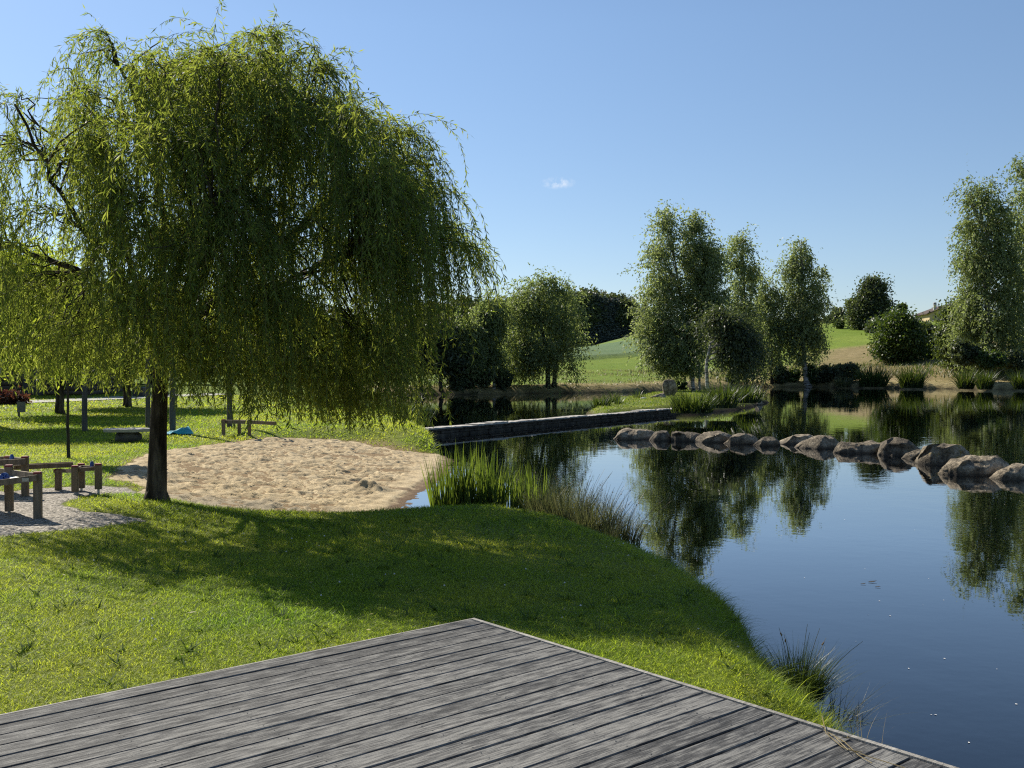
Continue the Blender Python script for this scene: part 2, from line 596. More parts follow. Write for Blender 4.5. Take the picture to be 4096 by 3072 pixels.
def mat_sand():
    m, nt = newmat('beach_sand')
    out = N(nt, 'ShaderNodeOutputMaterial')
    p = N(nt, 'ShaderNodeBsdfPrincipled')
    p.inputs['Roughness'].default_value = .95
    p.inputs['Specular IOR Level'].default_value = .15
    at = N(nt, 'ShaderNodeVertexColor')
    at.layer_name = 'zone'
    sp = N(nt, 'ShaderNodeSeparateColor')
    L(nt, at, 0, sp, 0)
    mp = mapping(nt)
    n1 = N(nt, 'ShaderNodeTexNoise', Scale=2.2, Detail=7.0, Roughness=.65)
    n2 = N(nt, 'ShaderNodeTexNoise', Scale=55.0, Detail=4.0)
    L(nt, mp, 0, n1, 'Vector')
    L(nt, mp, 0, n2, 'Vector')
    r1 = ramp(nt, [(.3, (.31, .235, .135)), (.5, (.465, .365, .22)), (.7, (.58, .465, .29))])
    L(nt, n1, 0, r1, 0)
    r2 = ramp(nt, [(.3, (.68, .68, .68)), (.7, (1.15, 1.15, 1.15))])
    L(nt, n2, 0, r2, 0)
    mm = N(nt, 'ShaderNodeMix', data_type='RGBA', blend_type='MULTIPLY')
    mm.inputs[0].default_value = 1
    L(nt, r1, 0, mm, 6)
    L(nt, r2, 0, mm, 7)
    c = mixcol(nt, sp.outputs[0], mm.outputs[2], (.13, .085, .05))
    c = mixcol(nt, sp.outputs[1], c, (.25, .22, .17))
    nt.links.new(c, p.inputs['Base Color'])
    b = N(nt, 'ShaderNodeBump', Strength=.6, Distance=.02)
    L(nt, n2, 0, b, 'Height')
    L(nt, b, 0, p, 'Normal')
    L(nt, p, 0, out, 0)
    return m


def mat_gravel():
    m, nt = newmat('wood_chip_gravel')
    out = N(nt, 'ShaderNodeOutputMaterial')
    p = N(nt, 'ShaderNodeBsdfPrincipled')
    p.inputs['Roughness'].default_value = .9
    mp = mapping(nt)
    v = N(nt, 'ShaderNodeTexVoronoi', Scale=34.0)
    L(nt, mp, 0, v, 'Vector')
    sp = N(nt, 'ShaderNodeSeparateColor')
    L(nt, v, 'Color', sp, 0)
    r = ramp(nt, [(0, (.11, .092, .072)), (.5, (.25, .22, .18)), (1, (.46, .41, .35))])
    L(nt, sp, 0, r, 0)
    L(nt, r, 0, p, 'Base Color')
    b = N(nt, 'ShaderNodeBump', Strength=1.0, Distance=.025)
    b.invert = True
    L(nt, v, 'Distance', b, 'Height')
    L(nt, b, 0, p, 'Normal')
    L(nt, p, 0, out, 0)
    return m


def mat_water():
    m, nt = newmat('pond_water')
    out = N(nt, 'ShaderNodeOutputMaterial')
    mp = mapping(nt, (1, 1, 1))
    n1 = N(nt, 'ShaderNodeTexNoise', Scale=1.7, Detail=3.0)
    n2 = N(nt, 'ShaderNodeTexNoise', Scale=0.16, Detail=2.0)
    n3 = N(nt, 'ShaderNodeTexNoise', Scale=6.5, Detail=2.0)
    for n in (n1, n2, n3):
        L(nt, mp, 0, n, 'Vector')
    amp = ramp(nt, [(.35, (.15, .15, .15)), (.7, (1, 1, 1))])
    L(nt, n2, 0, amp, 0)
    s = math_node(nt, 'MULTIPLY', n3.outputs[0], .25)
    s = math_node(nt, 'ADD', n1.outputs[0], s)
    s = math_node(nt, 'MULTIPLY', s, amp.outputs[0])
    b = N(nt, 'ShaderNodeBump', Strength=1.0, Distance=WATER_BUMP)
    nt.links.new(s, b.inputs['Height'])
    gl = N(nt, 'ShaderNodeBsdfGlossy')
    gl.inputs['Roughness'].default_value = 0.012
    gl.inputs['Color'].default_value = (.97, .98, 1, 1)
    tr = N(nt, 'ShaderNodeBsdfTransparent')
    tr.inputs['Color'].default_value = (.26, .20, .11, 1)
    fr = N(nt, 'ShaderNodeFresnel')
    fr.inputs['IOR'].default_value = 1.55
    mx = N(nt, 'ShaderNodeMixShader')
    L(nt, b, 0, gl, 'Normal')
    L(nt, b, 0, fr, 'Normal')
    fm = ramp(nt, [(0, (0, 0, 0)), (.16, (.16, .16, .16)), (.43, (.62, .62, .62)), (1, (1, 1, 1))])
    L(nt, fr, 0, fm, 0)
    L(nt, fm, 0, mx, 0)
    L(nt, tr, 0, mx, 1)
    L(nt, gl, 0, mx, 2)
    L(nt, mx, 0, out, 0)
    return m


WATER_BUMP = 0.0035


def mat_deck(name, lo, mid, hi):
    m, nt = newmat(name)
    out = N(nt, 'ShaderNodeOutputMaterial')
    p = N(nt, 'ShaderNodeBsdfPrincipled')
    p.inputs['Roughness'].default_value = .78
    p.inputs['Specular IOR Level'].default_value = .3
    tc = N(nt, 'ShaderNodeTexCoord')
    g = N(nt, 'ShaderNodeNewGeometry')
    rnd = math_node(nt, 'MULTIPLY', g.outputs['Random Per Island'], 57.0)
    comb = N(nt, 'ShaderNodeCombineXYZ')
    nt.links.new(rnd, comb.inputs[0])
    nt.links.new(rnd, comb.inputs[2])
    add = N(nt, 'ShaderNodeVectorMath', operation='ADD')
    L(nt, tc, 'Object', add, 0)
    L(nt, comb, 0, add, 1)
    # knots
    mk = N(nt, 'ShaderNodeMapping')
    mk.inputs['Scale'].default_value = (1.5, 6.8, 0)
    L(nt, add, 0, mk, 'Vector')
    vk = N(nt, 'ShaderNodeTexVoronoi', Scale=1.0)
    vk.inputs['Randomness'].default_value = .85
    L(nt, mk, 0, vk, 'Vector')
    knot = N(nt, 'ShaderNodeMapRange')
    knot.inputs['From Min'].default_value = .0
    knot.inputs['From Max'].default_value = .22
    knot.inputs['To Min'].default_value = 1
    knot.inputs['To Max'].default_value = 0
    L(nt, vk, 'Distance', knot, 0)
    kn2 = math_node(nt, 'POWER', knot.outputs[0], 2.0)
    # grain
    mp = N(nt, 'ShaderNodeMapping')
    mp.inputs['Scale'].default_value = (3.2, 40, 1)
    L(nt, add, 0, mp, 'Vector')
    off = N(nt, 'ShaderNodeCombineXYZ')
    k3 = math_node(nt, 'MULTIPLY', kn2, 1.3)
    nt.links.new(k3, off.inputs[1])
    add2 = N(nt, 'ShaderNodeVectorMath', operation='ADD')
    L(nt, mp, 0, add2, 0)
    L(nt, off, 0, add2, 1)
    n1 = N(nt, 'ShaderNodeTexNoise', Scale=1.5, Detail=9.0, Roughness=.7, Distortion=.5)
    L(nt, add2, 0, n1, 'Vector')
    mpf = N(nt, 'ShaderNodeMapping')
    mpf.inputs['Scale'].default_value = (5, 150, 1)
    L(nt, add, 0, mpf, 'Vector')
    n2 = N(nt, 'ShaderNodeTexNoise', Scale=1.0, Detail=5.0, Roughness=.65)
    L(nt, mpf, 0, n2, 'Vector')
    mpl = N(nt, 'ShaderNodeMapping')
    mpl.inputs['Scale'].default_value = (4.5, 15, 1)
    L(nt, add, 0, mpl, 'Vector')
    n3 = N(nt, 'ShaderNodeTexNoise', Scale=1.6, Detail=7.0, Roughness=.7)
    L(nt, mpl, 0, n3, 'Vector')
    a = math_node(nt, 'MULTIPLY', n1.outputs[0], .55)
    b_ = math_node(nt, 'MULTIPLY', n2.outputs[0], .30)
    c_ = math_node(nt, 'MULTIPLY', n3.outputs[0], .35)
    s = math_node(nt, 'ADD', math_node(nt, 'ADD', a, b_), c_)
    br = math_node(nt, 'MULTIPLY', math_node(nt, 'SUBTRACT', g.outputs['Random Per Island'], .5), .10)
    s = math_node(nt, 'ADD', s, br)
    rr = ramp(nt, [(.50, lo), (.585, mid), (.65, hi), (.74, tuple(min(1, x * 1.35) for x in hi))])
    nt.links.new(s, rr.inputs[0])
    col = mixcol(nt, math_node(nt, 'MULTIPLY', kn2, .55), rr.outputs[0], (.26, .24, .22))
    nt.links.new(col, p.inputs['Base Color'])
    bm = N(nt, 'ShaderNodeBump', Strength=1.0, Distance=.012)
    hh = math_node(nt, 'ADD', math_node(nt, 'ADD', a, math_node(nt, 'MULTIPLY', n2.outputs[0], .35)), math_node(nt, 'MULTIPLY', kn2, .25))
    nt.links.new(hh, bm.inputs['Height'])
    L(nt, bm, 0, p, 'Normal')
    L(nt, p, 0, out, 0)
    return m


def mat_rock(lichen=False, tone=1.0):
    m, nt = newmat('boulder_granite_lichen' if lichen else 'boulder_granite')
    out = N(nt, 'ShaderNodeOutputMaterial')
    p = N(nt, 'ShaderNodeBsdfPrincipled')
    p.inputs['Roughness'].default_value = .88
    p.inputs['Specular IOR Level'].default_value = .3
    mp = mapping(nt)
    n1 = N(nt, 'ShaderNodeTexNoise', Scale=2.2, Detail=10.0, Roughness=.68)
    n2 = N(nt, 'ShaderNodeTexNoise', Scale=14.0, Detail=6.0, Roughness=.7)
    L(nt, mp, 0, n1, 'Vector')
    L(nt, mp, 0, n2, 'Vector')
    s = math_node(nt, 'ADD', math_node(nt, 'MULTIPLY', n1.outputs[0], .6), math_node(nt, 'MULTIPLY', n2.outputs[0], .4))
    r = ramp(nt, [(q, (min(.6, c[0] * tone * 1.03), min(.6, c[1] * tone * .97), min(.6, c[2] * tone * .86))) for q, c in ((.38, (.022, .019, .014)), (.47, (.10, .086, .066)), (.55, (.215, .188, .148)), (.66, (.37, .33, .27)))])
    nt.links.new(s, r.inputs[0])
    col = r.outputs[0]
    if lichen:
        n3 = N(nt, 'ShaderNodeTexNoise', Scale=2.6, Detail=6.0, Roughness=.7)
        L(nt, mp, 0, n3, 'Vector')
        rl = ramp(nt, [(.56, (0, 0, 0)), (.63, (1, 1, 1))])
        L(nt, n3, 0, rl, 0)
        col = mixcol(nt, rl.outputs[0], col, (.24, .17, .035))
    # wet tide line close to the water
    g = N(nt, 'ShaderNodeNewGeometry')
    sx = N(nt, 'ShaderNodeSeparateXYZ')
    L(nt, g, 'Position', sx, 0)
    wet = N(nt, 'ShaderNodeMapRange')
    wet.inputs['From Min'].default_value = .02
    wet.inputs['From Max'].default_value = .10
    wet.inputs['To Min'].default_value = .75
    wet.inputs['To Max'].default_value = 0
    L(nt, sx, 2, wet, 0)
    col = mixcol(nt, wet.outputs[0], col, (.045, .036, .026))
    nt.links.new(col, p.inputs['Base Color'])
    b = N(nt, 'ShaderNodeBump', Strength=1.0, Distance=.11)
    nt.links.new(s, b.inputs['Height'])
    L(nt, b, 0, p, 'Normal')
    L(nt, p, 0, out, 0)
    return m


M['lawn'] = mat_lawn()
M['hill'] = mat_hill()
M['sand'] = mat_sand()
M['gravel'] = mat_gravel()
M['water'] = mat_water()
M['deck'] = mat_deck('weathered_deck', (.022, .022, .0225), (.068, .067, .065), (.165, .16, .147))
M['deck_edge'] = mat_deck('pale_deck_edge', (.15, .14, .125), (.25, .235, .205), (.32, .30, .265))
M['rock'] = mat_rock(False, 1.25)
M['rock_dark'] = mat_rock(False, .8)
M['rock_pale'] = mat_rock(False, 1.6)
M['rock_lichen'] = mat_rock(True, 1.25)

# ------------------------------------------------------------------ world and sun
SUN_AZ, SUN_EL = R(42), R(38.5)      # azimuth to the left of the view direction
world = bpy.data.worlds.new('World')
SC.world = world
world.use_nodes = True
wn = world.node_tree
wn.nodes.clear()
wo = N(wn, 'ShaderNodeOutputWorld')
bg = N(wn, 'ShaderNodeBackground')
sky = N(wn, 'ShaderNodeTexSky')
sky.sky_type = 'NISHITA'
sky.sun_disc = False
sky.sun_elevation = SUN_EL
sky.sun_rotation = -SUN_AZ
sky.altitude = 1600
sky.air_density = 1.0
sky.dust_density = 0.5
sky.ozone_density = 3.0
bg.inputs['Strength'].default_value = 0.098
# one small wisp of cloud
tcw = N(wn, 'ShaderNodeTexCoord')
cd = ray(558, 183)
cd = cd / np.linalg.norm(cd)
sub = N(wn, 'ShaderNodeVectorMath', operation='SUBTRACT')
L(wn, tcw, 'Generated', sub, 0)
sub.inputs[1].default_value = tuple(cd)
sc_ = N(wn, 'ShaderNodeVectorMath', operation='MULTIPLY')
sc_.inputs[1].default_value = (55, 55, 150)
L(wn, sub, 0, sc_, 0)
ln = N(wn, 'ShaderNodeVectorMath', operation='LENGTH')
L(wn, sc_, 0, ln, 0)
mr = N(wn, 'ShaderNodeMapRange')
mr.inputs['From Min'].default_value = 0
mr.inputs['From Max'].default_value = 1
mr.inputs['To Min'].default_value = 1
mr.inputs['To Max'].default_value = 0
L(wn, ln, 'Value', mr, 0)
cn = N(wn, 'ShaderNodeTexNoise', Scale=95.0, Detail=6.0, Roughness=.65)
L(wn, tcw, 'Generated', cn, 'Vector')
cr = ramp(wn, [(.45, (0, 0, 0)), (.75, (1, 1, 1))])
L(wn, cn, 0, cr, 0)
cm = math_node(wn, 'MULTIPLY', mr.outputs[0], cr.outputs[0])
cm = math_node(wn, 'MULTIPLY', cm, .9, True)
cc = mixcol(wn, cm, sky.outputs[0], (9.0, 9.0, 9.2))
szn = N(wn, 'ShaderNodeSeparateXYZ')
L(wn, tcw, 'Generated', szn, 0)
gr = ramp(wn, [(0.0, (.72, .66, .64)), (.12, (.84, .80, .76)), (.32, (1.0, .98, .92)), (.9, (1, 1, 1))])
L(wn, szn, 2, gr, 0)
gm = N(wn, 'ShaderNodeMix', data_type='RGBA', blend_type='MULTIPLY')
gm.inputs[0].default_value = 1
wn.links.new(cc, gm.inputs[6])
L(wn, gr, 0, gm, 7)
L(wn, gm, 2, bg, 0)
L(wn, bg, 0, wo, 0)

sl = bpy.data.lights.new('sun', 'SUN')
sl.energy = 5.0
sl.angle = R(0.53)
sl.color = (1.0, .93, .80)
so = bpy.data.objects.new('sun', sl)
COL.objects.link(so)
sdir = Vector((-math.sin(SUN_AZ) * math.cos(SUN_EL), math.cos(SUN_AZ) * math.cos(SUN_EL), math.sin(SUN_EL)))
so.rotation_euler = sdir.to_track_quat('Z', 'Y').to_euler()
so.location = (-20, 25, 30)

SC.view_settings.view_transform = 'Standard'
SC.view_settings.look = 'None'
SC.view_settings.exposure = 0.64
SC.view_settings.gamma = 1.0
SC.render.engine = 'CYCLES'
SC.cycles.max_bounces = 6
SC.cycles.diffuse_bounces = 3
SC.cycles.glossy_bounces = 3
SC.cycles.transmission_bounces = 4
SC.cycles.transparent_max_bounces = 8
SC.cycles.use_denoising = False
SC.cycles.filter_width = 1.2
SC.cycles.sample_clamp_indirect = 4.0
SC.cycles.caustics_reflective = False
SC.cycles.caustics_refractive = False


# ------------------------------------------------------------------ terrain
def grid(xs, ys, zf):
    X, Y = np.meshgrid(xs, ys)
    Z = zf(X.ravel(), Y.ravel())
    V = np.stack([X.ravel(), Y.ravel(), Z], 1)
    nx, ny = len(xs), len(ys)
    i = np.arange(nx - 1)[None, :] + nx * np.arange(ny - 1)[:, None]
    i = i.ravel()
    Q = np.stack([i, i + 1, i + 1 + nx, i + nx], 1)
    return V, Q


LX0, LX1, LY0, LY1 = -29, 4, -8, 50
V, Q = grid(np.arange(LX0, LX1, .12), np.arange(LY0, LY1, .12), H)
sdv = -poly_sd(V[:, 0], V[:, 1], POND)
bsd = poly_sd(V[:, 0], V[:, 1], BEACH)
zone = np.zeros((len(V), 4))
zone[:, 0] = np.maximum(sstep(.30, .05, V[:, 2]) * sstep(-.2, -1.0, bsd), 0)
zone[:, 1] = sstep(-.4, .2, bsd + .3 * fbm(V[:, 0], V[:, 1], 5)) * sstep(-4, -1.0, sdv)
zone[:, 0] = np.maximum(zone[:, 0] * (1 - zone[:, 1]), sstep(-2.0, -5.0, sdv))
zone[:, 1] *= 1 - sstep(-2.0, -5.0, sdv)
lawn = mesh_quads('lawn', V, Q, M['lawn'], smooth=True, attrs={'zone': zone})
tag(lawn, 'mown green lawn between the wooden deck and the pond', 'lawn', kind='structure')

xs = np.concatenate([[-1500, -1000, -600, -400, -300], np.arange(-240, -40, 3.0), np.arange(-40, 110, 1.1), np.arange(110, 280, 2.5), [300, 400, 600, 1000, 1500]])
ys = np.concatenate([[-1500, -600, -200, -100], np.arange(-60, 76, 3.0), np.arange(76, 132, .7), np.arange(132, 400, 1.6), [420, 460, 520, 600, 800, 1100, 1500]])


def Hfar(x, y):
    z = H(x, y)
    ins = (x > LX0 + .5) & (x < LX1 - .5) & (y > LY0 + .5) & (y < LY1 - .5)
    z = z - np.where(ins, .5, np.where((x > LX0 - 2) & (x < LX1 + 2) & (y < LY1 + 2) & (y > LY0 - 2), .05, 0))
    return z


V, Q = grid(xs, ys, Hfar)
sdv = -poly_sd(V[:, 0], V[:, 1], POND)
zone = np.zeros((len(V), 4))
nz = fbm(V[:, 0] * .12, V[:, 1] * .12, 41)
zone[:, 0] = sstep(-1.5, 1.5, poly_sd(V[:, 0], V[:, 1], CROP))
zone[:, 0] = np.maximum(zone[:, 0], .75 * sstep(150, 160, sdv) * sstep(30, 60, V[:, 0]))
zone[:, 1] = sstep(-4, 4, poly_sd(V[:, 0], V[:, 1], MEADOW) + 5 * nz)
zone[:, 2] = sstep(7, 3, sdv + 3 * nz) * sstep(60, 80, V[:, 1])
zone[:, 3] = np.maximum(sstep(.25, .02, V[:, 2]), sstep(0, -1, sdv))
hill = mesh_quads('hill', V, Q, M['hill'], smooth=True, attrs={'zone': zone})
tag(hill, 'gentle hill of pasture, crop and tan meadow beyond the pond', 'hill', kind='structure')

V, Q = grid(np.array([-60., -20, 0, 20, 50, 100]), np.array([-45., 0, 20, 50, 90, 135]), lambda x, y: np.zeros_like(x))
water = mesh_quads('water', V, Q, M['water'])
tag(water, 'still dark pond water mirroring sky and trees', 'pond', kind='structure')


# beach sheet with trampled sand
def sand_disp(x, y):
    a = vnoise(x * 3.2 + .6 * vnoise(x, y, 2), y * 2.4, 61)
    b = vnoise(x * 6.5, y * 5.2, 62)
    c = vnoise(x * 13, y * 11, 63)
    f = vnoise(x * 10 + 1.2 * b, y * 7.0, 65)
    g = vnoise(x * 7.5 + .8 * a, y * 5.0 + 4, 68)
    d = .016 * a - .04 * sstep(.05, .5, np.abs(f)) + .018 * sstep(.0, .5, g) - .022 * np.abs(c) + .012 * b
    # footprints: small pits
    e = vnoise(x * 4.7 + 3, y * 3.7 + 9, 64)
    d = d - .05 * sstep(.5, .7, e) * .7
    # a dug trench with a spoil heap by the water
    for (ax, ay, amp, rx, ry) in ((-2.62, 18.6, .16, .38, .20), (-2.50, 18.95, -.26, .50, .17), (-3.2, 19.4, -.16, .4, .2), (-3.15, 19.05, .11, .35, .2), (-2.1, 19.0, .09, .2, .16),
                                  (-4.0, 24, -.12, .3, .25), (-3.4, 25.2, -.12, .35, .3), (-2.6, 22.0, -.12, .35, .2), (-2.3, 22.5, .07, .3, .2), (-6.2, 19.5, -.08, .2, .2)):
        q = ((x - ax) / rx) ** 2 + ((y - ay) / ry) ** 2
        d = d + amp * np.exp(-q) * (1 + .6 * vnoise(x * 9, y * 9, 66))
    return d


def Hsand(x, y):
    h = H(x, y)
    b = poly_sd(x, y, BEACH) + .42 * fbm(x * 1.6, y * 1.6, 71, 4)
    off = -.05 + .085 * sstep(-.25, .35, b)
    return h + off + sand_disp(x, y) * sstep(.0, .5, b) * (0.25 + .75 * sstep(.02, .10, h))


V, Q = grid(np.arange(-8.6, -1.0, .04), np.arange(13.8, 29.2, .045), Hsand)
b = poly_sd(V[:, 0], V[:, 1], BEACH)
keep = ((b > -.6) & (V[:, 2] > -.16))[Q].all(1)
Q = Q[keep]
zone = np.zeros((len(V), 4))
dug = np.zeros(len(V))
for (ax, ay, rx, ry) in ((-2.5, 18.9, .7, .35), (-2.1, 19.0, .4, .25), (-3.2, 19.4, .4, .2)):
    dug = np.maximum(dug, np.exp(-(((V[:, 0] - ax) / rx) ** 2 + ((V[:, 1] - ay) / ry) ** 2) * 1.2))
zone[:, 0] = np.maximum(sstep(.035, .012, V[:, 2]), .75 * sstep(.45, .8, dug + .25 * fbm(V[:, 0] * 3, V[:, 1] * 3, 8)))
zone[:, 1] = .65 * sstep(16.6, 15.2, V[:, 1] + .5 * fbm(V[:, 0], V[:, 1], 77))
beach = mesh_quads('beach', V, Q, M['sand'], smooth=True, attrs={'zone': zone})
tag(beach, 'trampled pale sand beach sloping into the pond', 'beach', kind='structure')


def Hgrav(x, y):
    g = poly_sd(x, y, GRAVEL) + .25 * fbm(x * 1.5, y * 1.5, 81, 3)
    return H(x, y) - .05 + .075 * sstep(-.2, .25, g) + .014 * fbm(x * 6, y * 6, 83, 3)


V, Q = grid(np.arange(-13, -3.8, .06), np.arange(9.4, 17.0, .06), Hgrav)
keep = (poly_sd(V[:, 0], V[:, 1], GRAVEL) > -.5)[Q].all(1)
gravel = mesh_quads('gravel_ground', V, Q[keep], M['gravel'], smooth=True)
tag(gravel, 'loose grey gravel around the wooden water tables', 'gravel', kind='structure')


# islet
def Hislet(x, y):
    s = poly_sd(x, y, ISLET) + .25 * fbm(x * .6, y * .6, 91, 3)
    return -.5 + .92 * np.clip((s + .5) / 1.0, 0, 1) ** .7 + .05 * fbm(x * .8, y * .8, 93, 3) * (s > 0)


V, Q = grid(np.arange(1.5, 20, .25), np.arange(41, 88, .3), Hislet)
s_ = poly_sd(V[:, 0], V[:, 1], ISLET)
keep = (s_ > -1.0)[Q].all(1)
zone = np.zeros((len(V), 4))
zone[:, 0] = sstep(.30, .08, V[:, 2])
islet = mesh_quads('islet', V, Q[keep], M['lawn'], smooth=True, attrs={'zone': zone})
tag(islet, 'low grassy islet behind the stone wall in the pond', 'islet', kind='structure')


# path at the far left
def strip(name, pts, w, mat, label, cat):
    pts = np.array(pts, float)
    t = np.linspace(0, 1, 60)
    k = np.linspace(0, 1, len(pts))
    x, y = np.interp(t, k, pts[:, 0]), np.interp(t, k, pts[:, 1])
    dx, dy = np.gradient(x), np.gradient(y)
    n = np.hypot(dx, dy)
    nx, ny = -dy / n, dx / n
    rows = []
    for o in np.linspace(-w / 2, w / 2, 7):
        px, py = x + nx * o, y + ny * o
        rows.append(np.stack([px, py, H(px, py) + .03], 1))
    V = np.concatenate(rows)
    i = (np.arange(59)[None, :] + 60 * np.arange(6)[:, None]).ravel()
    Q = np.stack([i, i + 1, i + 61, i + 60], 1)
    o = mesh_quads(name, V, Q, mat, smooth=True)
    return tag(o, label, cat, kind='structure')


a_, b_, c_ = cast(-60, 405.5), cast(30, 402), cast(125, 398)
strip('path', [a_[:2], b_[:2], c_[:2], c_[:2] + (c_ - b_)[:2] * 1.2], 2.2, M['asphalt'], 'pale path crossing the lawn behind the willow', 'path')


# ------------------------------------------------------------------ blades
def blades(Pb, h, w, az, lean, bend, seg=3, tip=.08, r=rng):
    """curved tapered strips; all quads. returns V, Q"""
    n = len(Pb)
    t = np.linspace(0, 1, seg + 1)[None, :, None]
    hd = np.stack([np.cos(az), np.sin(az), np.zeros(n)], 1)[:, None, :]
    h3 = h[:, None, None]
    horiz = (lean[:, None, None] * t + bend[:, None, None] * t ** 2) * h3
    up = h3 * t * np.clip(1 - .35 * (lean[:, None, None] * .5 + bend[:, None, None] * t) ** 2, .2, 1)
    c = Pb[:, None, :] + hd * horiz + np.array([0, 0, 1.0])[None, None, :] * up
    wa = az + np.pi / 2 + r.uniform(-.9, .9, n)
    wd = np.stack([np.cos(wa), np.sin(wa), np.zeros(n)], 1)[:, None, :]
    ww = w[:, None, None] * .5 * np.maximum(1 - t ** 1.6, tip)
    A, B = c - wd * ww, c + wd * ww
    V = np.stack([A, B], 2).reshape(n, (seg + 1) * 2, 3)
    base = (np.arange(n) * (seg + 1) * 2)[:, None]
    k = np.arange(seg)[None, :] * 2
    i = (base + k).ravel()
    Q = np.stack([i, i + 1, i + 3, i + 2], 1)
    return V.reshape(-1, 3), Q


def merge(parts):
    Vs, Qs, o = [], [], 0
    for V, Q in parts:
        Vs.append(V)
        Qs.append(Q + o)
        o += len(V)
    return np.concatenate(Vs), np.concatenate(Qs)


# deck frame of reference (needed to keep the grass out from under it)
DC = P(471, 619, 0.60)
bdir = np.array([.764, .645])
bdir /= np.linalg.norm(bdir)
edir = np.array([bdir[1], -bdir[0]])
DECK_L, DECK_W = 9.0, 10.0


def in_deck(x, y, m=0.0):
    rx, ry = x - DC[0], y - DC[1]
    s = rx * bdir[0] + ry * bdir[1]
    t = rx * edir[0] + ry * edir[1]
    return (s < m) & (t > -m) & (s > -DECK_L) & (t < DECK_W)


def lawn_ok(x, y):
    sd = -poly_sd(x, y, POND)
    ok = sd > .02
    ok &= (poly_sd(x, y, BEACH) + .42 * fbm(x * 1.6, y * 1.6, 71, 4)) < (-.02 + .10 * rng.random(len(x)))
    ok &= (poly_sd(x, y, GRAVEL) + .25 * fbm(x * 1.5, y * 1.5, 81, 3)) < (-.02 + .06 * rng.random(len(x)))
    ok &= ~in_deck(x, y, .03)
    return ok


parts = []
for d0, d1, dens, hh, ww, seg in ((3.2, 6.5, 8000, .036, .0042, 2), (6.5, 9.5, 6500, .038, .0050, 2), (9.5, 13, 4600, .042, .0065, 1), (13, 18, 2400, .048, .0095, 1),
                                  (18, 27, 1000, .052, .014, 1), (27, 40, 420, .06, .024, 1), (40, 58, 120, .07, .04, 1)):
    am = .62
    n = int(dens * am * (d1 * d1 - d0 * d0))
    d = np.sqrt(rng.uniform(d0 * d0, d1 * d1, n))
    a = rng.uniform(-am, am, n)
    x, y = d * np.sin(a), d * np.cos(a)
    ok = (x < 2.6) & (y < 49)
    x, y = x[ok], y[ok]
    ok = lawn_ok(x, y)
    x, y = x[ok], y[ok]
    z = H(x, y)
    ok = z > .03
    x, y, z = x[ok], y[ok], z[ok]
    n = len(x)
    sd = -poly_sd(x, y, POND)
    clump = fbm(x * 2.2, y * 2.2, 101, 3)
    edge = sstep(.55, .1, sd)
    h = hh * (1 + .5 * clump) * rng.uniform(.55, 1.35, n) * (1 + 1.6 * edge * rng.random(n))
    h *= np.where(rng.random(n) < .01, 1.9, 1)
    w = ww * rng.uniform(.7, 1.4, n)
    az = rng.uniform(0, 2 * np.pi, n) + 1.2 * clump
    parts.append(blades(np.stack([x, y, z - .004], 1), h, w, az, rng.uniform(.1, 1.1, n), rng.uniform(.2, 1.4, n), seg, .12))
V, Q = merge(parts)
grass = mesh_quads('grass', V, Q, M['grass_blade'])
tag(grass, 'short mown grass blades covering the lawn', 'grass', kind='stuff')

# fringe of longer grass hanging over the bank edge by the water
n = 15000
yy = rng.uniform(4.2, 15, n)
xx = rng.uniform(-2, 2.4, n)
sd = -poly_sd(xx, yy, POND)
ok = (sd > -.06) & (sd < .30 + .15 * fbm(xx * 2, yy * 2, 5)) & ~in_deck(xx, yy, .05)
xx, yy = xx[ok], yy[ok]
n = len(xx)
# outward direction of the bank
e = .05
gx = poly_sd(xx + e, yy, POND) - poly_sd(xx - e, yy, POND)
gy = poly_sd(xx, yy + e, POND) - poly_sd(xx, yy - e, POND)
az = np.arctan2(gy, gx) + rng.normal(0, .7, n)
V1 = blades(np.stack([xx, yy, np.maximum(H(xx, yy), -.02) - .01], 1), rng.uniform(.06, .20, n) * (1 + .4 * fbm(xx * 3, yy * 3, 9)), rng.uniform(.004, .008, n), az, rng.uniform(.1, .8, n), rng.uniform(.2, 1.3, n), 3)
bank_grass = mesh_quads('bank_grass', V1[0], V1[1], M['grass_blade'])
tag(bank_grass, 'longer grass drooping over the lawn bank at the water', 'grass', kind='stuff')

# small things in the lawn: fallen willow leaves, clover heads, broad weeds
def scatter(n, x0, x1, y0, y1, lift):
    xx, yy = rng.uniform(x0, x1, n), rng.uniform(y0, y1, n)
    ok = lawn_ok(xx, yy) & (H(xx, yy) > .2)
    xx, yy = xx[ok], yy[ok]
    return np.stack([xx, yy, H(xx, yy) + lift], 1)


C_ = scatter(260, -9, 2, 4.5, 15, .022)
n = len(C_)
a_ = rng.uniform(0, 6.28, n)
D_ = np.stack([np.cos(a_), np.sin(a_), rng.normal(0, .25, n)], 1)
D_ /= np.linalg.norm(D_, axis=1, keepdims=True)
s_ = np.cross(D_, np.stack([rng.normal(0, .2, n), rng.normal(0, .2, n), np.ones(n)], 1))
ll, ww_ = rng.uniform(.04, .08, n)[:, None], rng.uniform(.010, .016, n)[:, None]
Vq = np.stack([C_, C_ + D_ * ll * .45 - s_ * ww_ * .5, C_ + D_ * ll, C_ + D_ * ll * .45 + s_ * ww_ * .5], 1).reshape(-1, 3)
o = mesh_quads('fallen_leaves', Vq, np.arange(n)[:, None] * 4 + np.arange(4)[None, :], M['fallen_leaf'])
tag(o, 'yellowed willow leaves scattered in the lawn', 'leaves', kind='stuff')
C_ = scatter(200, -9, 2, 4.5, 12, .035)
C_ = C_[fbm(C_[:, 0] * .8, C_[:, 1] * .8, 303) > .02]
vs_, qs_ = [], []
